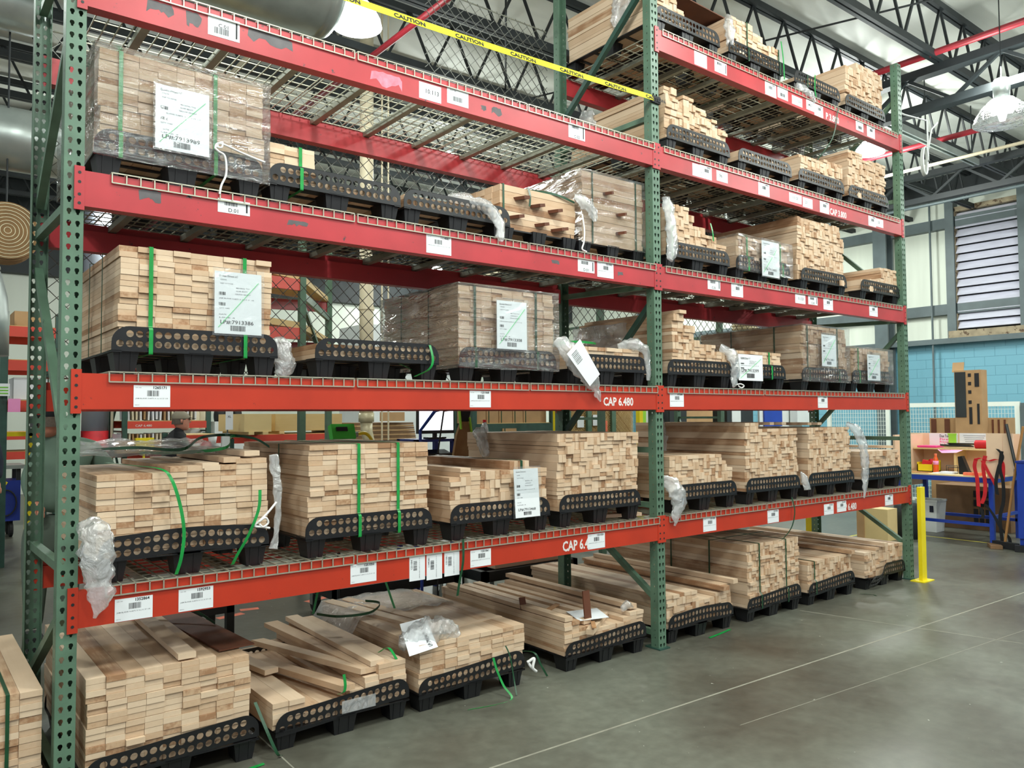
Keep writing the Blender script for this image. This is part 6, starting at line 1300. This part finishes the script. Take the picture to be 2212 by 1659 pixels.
# ------------------------------------------------------------------ people
def body(parent, name, mat, J, E_, sub=2, root=0):
    me = bpy.data.meshes.new(name); base = ORG[parent.name]
    me.from_pydata([((p[0]-base[0])*IN, (p[1]-base[1])*IN, (p[2]-base[2])*IN) for p in J], E_, [])
    o = bpy.data.objects.new(name, me); COL.objects.link(o); o.parent = parent; ORG[o.name] = base
    sk = o.modifiers.new('skin', 'SKIN'); sk.use_smooth_shade = True
    for i, v in enumerate(me.skin_vertices[0].data): r = J[i][3]*IN; v.radius = (r, r*(J[i][4] if len(J[i]) > 4 else 1)); v.use_root = (i == root)
    sb = o.modifiers.new('sub', 'SUBSURF'); sb.levels = sub; sb.render_levels = sub
    me.materials.append(MT[mat]); return o
def head(parent, c, face, skin='skin', cap=None, hair=None, phones=False, tilt=0):
    # c: head centre; face: unit direction the person looks
    f_ = Vector((face[0], face[1], 0)).normalized(); s_ = Vector((-f_.y, f_.x, 0)); c = Vector(c)
    def P(a, b2, z): return c+f_*a+s_*b2+Vector((0, 0, z))
    b_ = MB(); rings = []
    for (z, rx, ry, off) in [(-4.8, 1.2, 1.4, 1.4), (-4.4, 2.2, 2.0, 1.0), (-3.2, 3.2, 2.6, .5), (-1.6, 3.6, 2.9, .1), (0, 3.8, 3.0, 0), (1.6, 3.9, 3.05, -.2), (3.0, 3.5, 2.8, -.4), (4.0, 2.5, 2.1, -.5), (4.6, 1.0, .9, -.5)]: rings.append([P(off+rx*math.cos(2*math.pi*k/18), ry*math.sin(2*math.pi*k/18), z) for k in range(18)])
    vs = [p for r in rings for p in r]; fs = []
    for i in range(len(rings)-1):
        for j in range(18): fs.append((i*18+j, i*18+(j+1) % 18, (i+1)*18+(j+1) % 18, (i+1)*18+j))
    fs += [tuple(range(17, -1, -1)), tuple((len(rings)-1)*18+j for j in range(18))]; b_.add(vs, fs)
    b_.add([P(3.5, -.5, .6), P(3.5, .5, .6), P(3.4, .65, -1.2), P(3.4, -.65, -1.2), P(4.7, 0, -.9), P(3.6, 0, 1)], [(0, 4, 3), (1, 2, 4), (3, 4, 2), (0, 5, 4), (5, 1, 4)])
    for sg in (-1, 1): b_.obox(tuple(P(-.2, sg*3.05, -.2)), (.9, .5, 1.9), (0, 0, math.atan2(f_.y, f_.x)))
    b_.build('head', skin, parent, smooth=True)
    b_ = MB()
    for sg in (-1, 1): b_.obox(tuple(P(3.62, sg*1.25, .5)), (.25, .8, .3), (0, 0, math.atan2(f_.y, f_.x)))
    b_.obox(tuple(P(3.55, 0, -2.3)), (.25, 1.7, .2), (0, 0, math.atan2(f_.y, f_.x))); b_.build('face_features', 'hair', parent)
    def shell(z0, sc, m_, nm_, back=0.0):
        b2 = MB(); rr_ = []
        for (z, rx, ry, off) in [(z0, 3.9, 3.1, back), (1.6, 4.1, 3.2, -.2), (3.0, 3.7, 3.0, -.4), (4.2, 2.7, 2.3, -.5), (4.9, 1.1, 1.0, -.5)]: rr_.append([P(off+rx*sc*math.cos(2*math.pi*k/18), ry*sc*math.sin(2*math.pi*k/18), z) for k in range(18)])
        vs = [p for r in rr_ for p in r]; fs = []
        for i in range(4):
            for j in range(18): fs.append((i*18+j, i*18+(j+1) % 18, (i+1)*18+(j+1) % 18, (i+1)*18+j))
        fs.append(tuple(4*18+j for j in range(18))); return b2.add(vs, fs)
    if hair:
        shell(-1.8, .98, hair, 'hair', -.7).build('hair', hair, parent, smooth=True)
    if cap:
        b2 = shell(1.0, 1.06, cap, 'cap', -.2); b2.build('cap', cap, parent, smooth=True)
        MB().add([P(3.4, -2.4, 1.3), P(3.4, 2.4, 1.3), P(6.6, 1.6, .9), P(6.6, -1.6, .9), P(3.4, -2.4, 1.6), P(3.4, 2.4, 1.6), P(6.6, 1.6, 1.1), P(6.6, -1.6, 1.1)], [(0, 3, 2, 1), (4, 5, 6, 7), (0, 1, 5, 4), (1, 2, 6, 5), (2, 3, 7, 6), (3, 0, 4, 7)]).build('cap_brim', 'black_cloth', parent)
    if phones:
        pts = [P(-.3, 3.6*math.cos(a), -.2+5.2*math.sin(a)) for a in [math.pi*k/12 for k in range(13)]]
        b2 = MB().tube(pts, .45, 8)
        for sg in (-1, 1): b2.obox(tuple(P(-.3, sg*3.7, -.4)), (2.6, 1.2, 3.2), (0, 0, math.atan2(f_.y, f_.x)))
        b2.build('headphones', 'black_plastic', parent, smooth=False)
def hand(parent, w_, d, up=(0, 0, 1), curl=.6, side=1):
    w_ = Vector(w_); d = Vector(d).normalized(); u = Vector(up); s_ = d.cross(u).normalized(); u = s_.cross(d)
    J = [(*w_, .95), (*(w_+d*1.6), 1.15, .5)]; E_ = [(0, 1)]; p = w_+d*2.6; J.append((*p, 1.2, .5)); E_.append((1, 2))
    for k, L_ in enumerate((2.6, 3.0, 2.8, 2.2)):
        b0 = w_+d*3.3+s_*(k-1.5)*.72; a1 = b0+d*L_*.45-u*L_*.12*curl*2; a2 = a1+d*L_*.25-u*L_*.4*curl; n_ = len(J)
        J += [(*b0, .36), (*a1, .34), (*a2, .28)]; E_ += [(2, n_), (n_, n_+1), (n_+1, n_+2)]
    b0 = w_+d*1.3+s_*side*1.1; n_ = len(J); J += [(*b0, .42), (*(b0+d*1.2+s_*side*.7-u*.4), .36), (*(b0+d*2.0+s_*side*.6-u*.9), .3)]; E_ += [(1, n_), (n_, n_+1), (n_+1, n_+2)]
    return body(parent, 'hand', 'skin', J, E_, 1)
# person in black walking to the right with a red item
p2 = thing('person', 'person in grey cap and black shirt walking with a red item in hand', 'person', (88, 262, 0))
body(p2, 'body', 'black_cloth', [(88, 262, 38, 6.2, .8), (88.4, 262, 45, 6.0, .75), (88.4, 262, 51, 6.8, .75), (88.6, 262, 55.2, 5.6, .6), (89.6, 262, 58.0, 2.4), (90.2, 262, 60, 2.2),
     (89.4, 255.6, 54.6, 2.6), (91.4, 254, 49.5, 2.2), (94.6, 254.4, 48.6, 1.7), (96.8, 255.2, 49.6, 1.3), (88, 268.6, 54.6, 2.6), (87.4, 270, 48.6, 2.2), (90, 269.4, 43, 1.7), (93, 268.6, 41.6, 1.3),
     (88.6, 258.6, 34, 4.0), (92, 258.4, 20, 3.0), (90, 258.4, 4.5, 2.0), (94, 258.4, 2, 1.7), (87.4, 265.4, 34, 4.0), (84.6, 265.4, 20, 3.0), (80, 265.4, 6, 2.0), (83.6, 265.4, 2.2, 1.7)],
     [(0, 1), (1, 2), (2, 3), (3, 4), (4, 5), (3, 6), (6, 7), (7, 8), (8, 9), (3, 10), (10, 11), (11, 12), (12, 13), (0, 14), (14, 15), (15, 16), (16, 17), (0, 18), (18, 19), (19, 20), (20, 21)])
head(p2, (90.8, 262, 63.2), (1, -.15), cap='cap_grey', hair='hair'); hand(p2, (96.6, 255.2, 49.8), (1, .1, .3)); hand(p2, (93, 268.6, 41.8), (1, 0, -.3), side=-1)
tag(MB().prism([(0, 0), (5, .6), (6, 3.6), (3.4, 3.0), (.6, 4)], lambda a, b2, d: (98.2+a, 255.2+d-.5, 49.4+b2), 1.4).build('red_scoop', 'red_cloth'), 'red plastic item held by the person in black', 'tool'); tag(MB().lathe((104.2, 256, 0), [(1.5, 50.6), (2.2, 55.4)], 16).build('cup', 'white_plastic', smooth=True), 'pale cup held past the red item', 'cup')
# person in a green shirt bending over, seen from behind
p1 = thing('person', 'person in sage green shirt and headphones bending forward behind the left upright', 'person', (18, 112, 0))
body(p1, 'body', 'sage_cloth', [(14.6, 112, 37, 6.6, .9), (15.6, 112, 44, 7.0, .9), (16.8, 112, 50, 8.0, .9), (17.6, 111, 55, 6.6, .8), (14.8, 108.6, 58.4, 2.6), (13.6, 107.6, 60.6, 2.3),
     (24.6, 112, 55.0, 3.4), (28.2, 110, 50, 2.8), (30, 106, 45, 2.1), (11.2, 112, 54, 3.2), (8.8, 110, 47, 2.7), (9.4, 106, 42, 2.0)],
     [(0, 1), (1, 2), (2, 3), (3, 4), (4, 5), (3, 6), (6, 7), (7, 8), (3, 9), (9, 10), (10, 11)])
body(p1, 'trousers', 'grey_trousers', [(14.6, 112, 38, 6.8, .95), (14.6, 112, 34, 6.6, .9), (11, 112, 28, 4.4), (10.6, 111, 18, 3.4), (10.6, 113, 5, 2.5), (18.4, 112, 28, 4.4), (18.8, 111, 18, 3.4), (18.8, 113, 5, 2.5)], [(0, 1), (1, 2), (2, 3), (3, 4), (1, 5), (5, 6), (6, 7)])
for x in (10.6, 18.8): MB().obox((x, 111, 2), (4, 11, 4), (0, 0, 0)).build('shoe', 'rubber', p1)
head(p1, (12.6, 106.6, 64.0), (-.2, 1), cap='black_cloth', hair='hair', phones=True); hand(p1, (30, 105.6, 44.8), (.3, -.6, -.7)); hand(p1, (9.6, 105.6, 41.6), (.2, -.6, -.7), side=-1)
tag(MB().box(6, 34, 62, 70, 44.8, 46.0).box(6, 34, 62, 70, 50.8, 52).box(6, 34, 68, 70, 46, 50.8).build('wood_tray', 'maple_x'), 'open wooden tray in front of the person in green', 'tray') if False else None
# third person cut by the left frame edge
p3 = thing('person', 'person in dark navy clothes cut off by the left edge', 'person', (5, 230, 0))
body(p3, 'body', 'navy_cloth', [(4.6, 236, 38, 6.4, .8), (4.6, 236, 45, 6.2, .75), (4.6, 236, 51, 7.2, .75), (4.4, 236, 56, 6, .6), (4.2, 236, 59.4, 2.4), (4.2, 236, 61.4, 2.2), (10.6, 236, 55, 2.8), (12.2, 235, 47, 2.3), (12, 233, 40, 1.7), (-1.8, 236, 55, 2.8), (-3.6, 235, 47, 2.3), (-3.4, 233, 40, 1.7),
     (8, 236, 32, 4.2), (8.2, 236, 19, 3.1), (8.2, 237, 4, 2.2), (8.2, 232, 2, 1.8), (1.2, 236, 32, 4.2), (1, 236, 19, 3.1), (1, 237, 4, 2.2), (1, 232, 2, 1.8)],
     [(0, 1), (1, 2), (2, 3), (3, 4), (4, 5), (3, 6), (6, 7), (7, 8), (3, 9), (9, 10), (10, 11), (0, 12), (12, 13), (13, 14), (14, 15), (0, 16), (16, 17), (17, 18), (18, 19)])
head(p3, (4.2, 235.6, 65), (0, -1), hair='hair'); hand(p3, (12, 233, 39.6), (0, -.2, -1)); hand(p3, (-3.4, 233, 39.6), (0, -.2, -1), side=-1)
